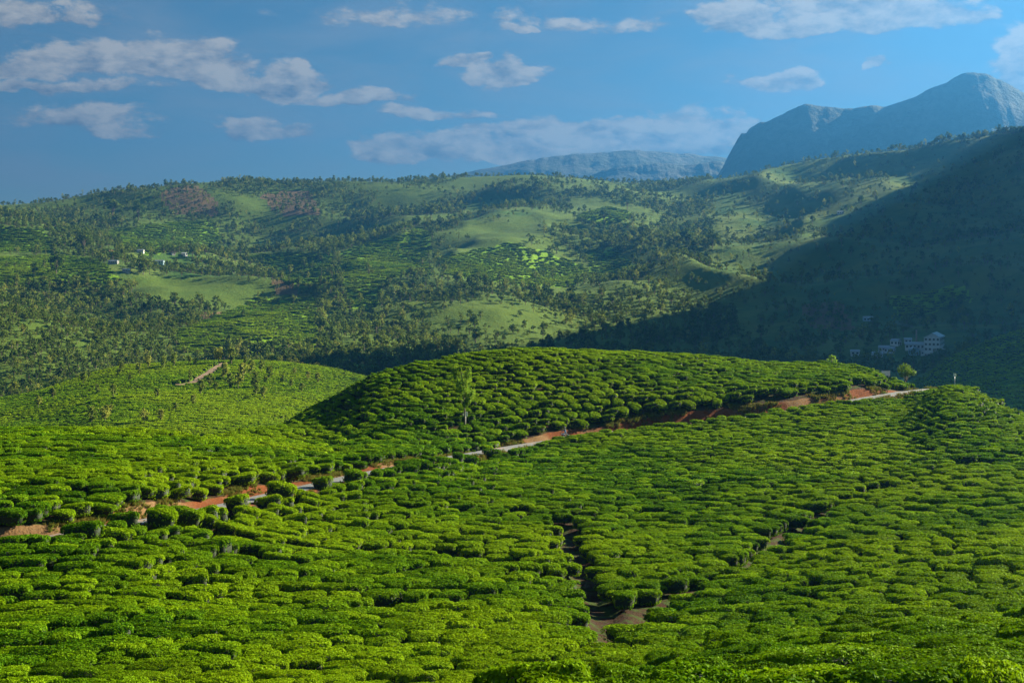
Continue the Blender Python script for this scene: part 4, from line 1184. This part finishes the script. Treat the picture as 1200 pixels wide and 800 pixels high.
ellip('headlight', (.56, 0, .86), (.08, .1, .1), M_GLASS, bk); ellip('fuel_tank', (.18, 0, .80), (.30, .15, .14), M_TANK, bk)
ellip('seat', (-.32, 0, .78), (.40, .14, .07), M_BLACK, bk); box_obj('engine', (-.16, .26, -.13, .13, .28, .62), M_METAL, bk, .03)
tube_obj('exhaust', [(.2, -.16, .4), (0, -.17, .27), (-.75, -.18, .33)], [.03, .04, .05], M_METAL, bk)
tube_obj('frame', [(.44, 0, .9), (.25, 0, .66), (-.2, 0, .66), (-.66, 0, .33)], [.035] * 4, M_BLACK, bk); ellip('mudguard', (-.72, 0, .62), (.26, .08, .05), M_TANK, bk)
tag(bk, 'dark motorcycle riding along the road below the mound', 'motorcycle')

pr = empty('person', loc, (0, 0, hd))
J = {'pelvis': (-.28, 0, .90, .15, .12), 'waist': (-.24, 0, 1.06, .14, .11), 'chest': (-.14, 0, 1.30, .18, .13), 'neck': (-.08, 0, 1.46, .06, .06), 'head': (-.05, 0, 1.56, .08, .075), 'crown': (-.05, 0, 1.68, .08, .075)}
E = [('pelvis', 'waist'), ('waist', 'chest'), ('chest', 'neck'), ('neck', 'head'), ('head', 'crown')]
for sgn, nm in ((1, 'l'), (-1, 'r')):
    J.update({'sh' + nm: (-.10, .2 * sgn, 1.38, .065, .065), 'el' + nm: (.08, .30 * sgn, 1.16, .05, .05), 'wr' + nm: (.29, .33 * sgn, 1.07, .035, .035), 'ha' + nm: (.35, .33 * sgn, 1.05, .04, .03),
              'hi' + nm: (-.24, .11 * sgn, .88, .10, .10), 'kn' + nm: (.16, .22 * sgn, .78, .075, .075), 'an' + nm: (-.04, .2 * sgn, .40, .045, .045), 'to' + nm: (.12, .21 * sgn, .34, .045, .035)})
    E += [('chest', 'sh' + nm), ('sh' + nm, 'el' + nm), ('el' + nm, 'wr' + nm), ('wr' + nm, 'ha' + nm), ('pelvis', 'hi' + nm), ('hi' + nm, 'kn' + nm), ('kn' + nm, 'an' + nm), ('an' + nm, 'to' + nm)]
ks = list(J); me = bpy.data.meshes.new('body'); me.from_pydata([J[k][:3] for k in ks], [(ks.index(a), ks.index(b)) for a, b in E], [])
me.materials.append(M_TROUSER)
body = link('body', me, pr)
md = body.modifiers.new('skin', 'SKIN'); md.use_smooth_shade = True
for k, sv in zip(ks, me.skin_vertices[0].data): sv.radius = J[k][3:]; sv.use_root = (k == 'pelvis')
body.modifiers.new('sub', 'SUBSURF').levels = 1
bpy.context.view_layer.update(); dg = bpy.context.evaluated_depsgraph_get(); bme = bpy.data.meshes.new_from_object(body.evaluated_get(dg))
body.modifiers.clear(); body.data = bme; bme.materials.clear()
for m_ in (M_TROUSER, M_SHIRT, M_SKIN): bme.materials.append(m_)
for p in bme.polygons:
    c = p.center; p.use_smooth = True
    p.material_index = 2 if (c.z > 1.47 or (c.x > .26 and c.z > .95)) else 1 if (c.z > .97) else 0
ellip('helmet', (-.06, 0, 1.64), (.14, .125, .13), M_HELMET, pr)
tag(pr, 'rider in a blue shirt sitting on the motorcycle below the mound', 'person')

# ------------------------------------------------------------------ roadside grass
def tuft(seed):
    rs = np.random.default_rng(seed); n = 34; Q = np.zeros((n, 4, 3)); a = rs.random(n) * 6.28; r = rs.random(n) * .22; h = .25 + .4 * rs.random(n); ln = .12 + .25 * rs.random(n)
    bx, by = r * np.cos(a), r * np.sin(a); dx, dy = np.cos(a + .5 * rs.normal(size=n)), np.sin(a + .5 * rs.normal(size=n)); w = .02
    Q[:, 0] = np.stack([bx - dy * w, by + dx * w, np.full(n, -.05)], 1); Q[:, 1] = np.stack([bx + dy * w, by - dx * w, np.full(n, -.05)], 1)
    Q[:, 2] = np.stack([bx + dx * ln + dy * w * .3, by + dy * ln, h], 1); Q[:, 3] = np.stack([bx + dx * ln * .4 - dy * w, by + dy * ln * .4 + dx * w, h * .6], 1)
    return build_merged('grass_tuft', [(Q, np.arange(n * 4).reshape(-1, 4), 0, rs.random(n))], [M_GRASS])


C_TUFT = proto_collection('grass_tuft', [tuft(800 + k) for k in range(4)])
ng_ = 9000; ii = rng.integers(20, len(RD) - 20, ng_); side = np.where(rng.random(ng_) < .62, 1, -1)
of = np.where(side > 0, 1.75 + 1.9 * rng.random(ng_), -(1.65 + .9 * rng.random(ng_)))
d_ = np.gradient(RD, axis=0); nrm = np.stack([-d_[:, 1], d_[:, 0]], 1); nrm /= np.linalg.norm(nrm, axis=1)[:, None]
gx = RD[ii, 0] + nrm[ii, 0] * of + rng.normal(size=ng_) * .3; gy = RD[ii, 1] + nrm[ii, 1] * of + rng.normal(size=ng_) * .3
k = (fbm(gx / 5, gy / 5, 2, 91) > -.12); gx, gy = gx[k], gy[k]; nn = len(gx)
s = (.4 + .5 * rng.random(nn)) * np.where(gx < -12, .7, 1)
scatter('roadside_grass', np.stack([gx, gy, H(gx, gy)], 1), np.stack([np.zeros(nn), np.zeros(nn), rng.random(nn) * 6.28], 1), np.stack([s, s, s], 1), rng.integers(0, 4, nn), C_TUFT, 'dry yellow grass along the road verges', 'grass')
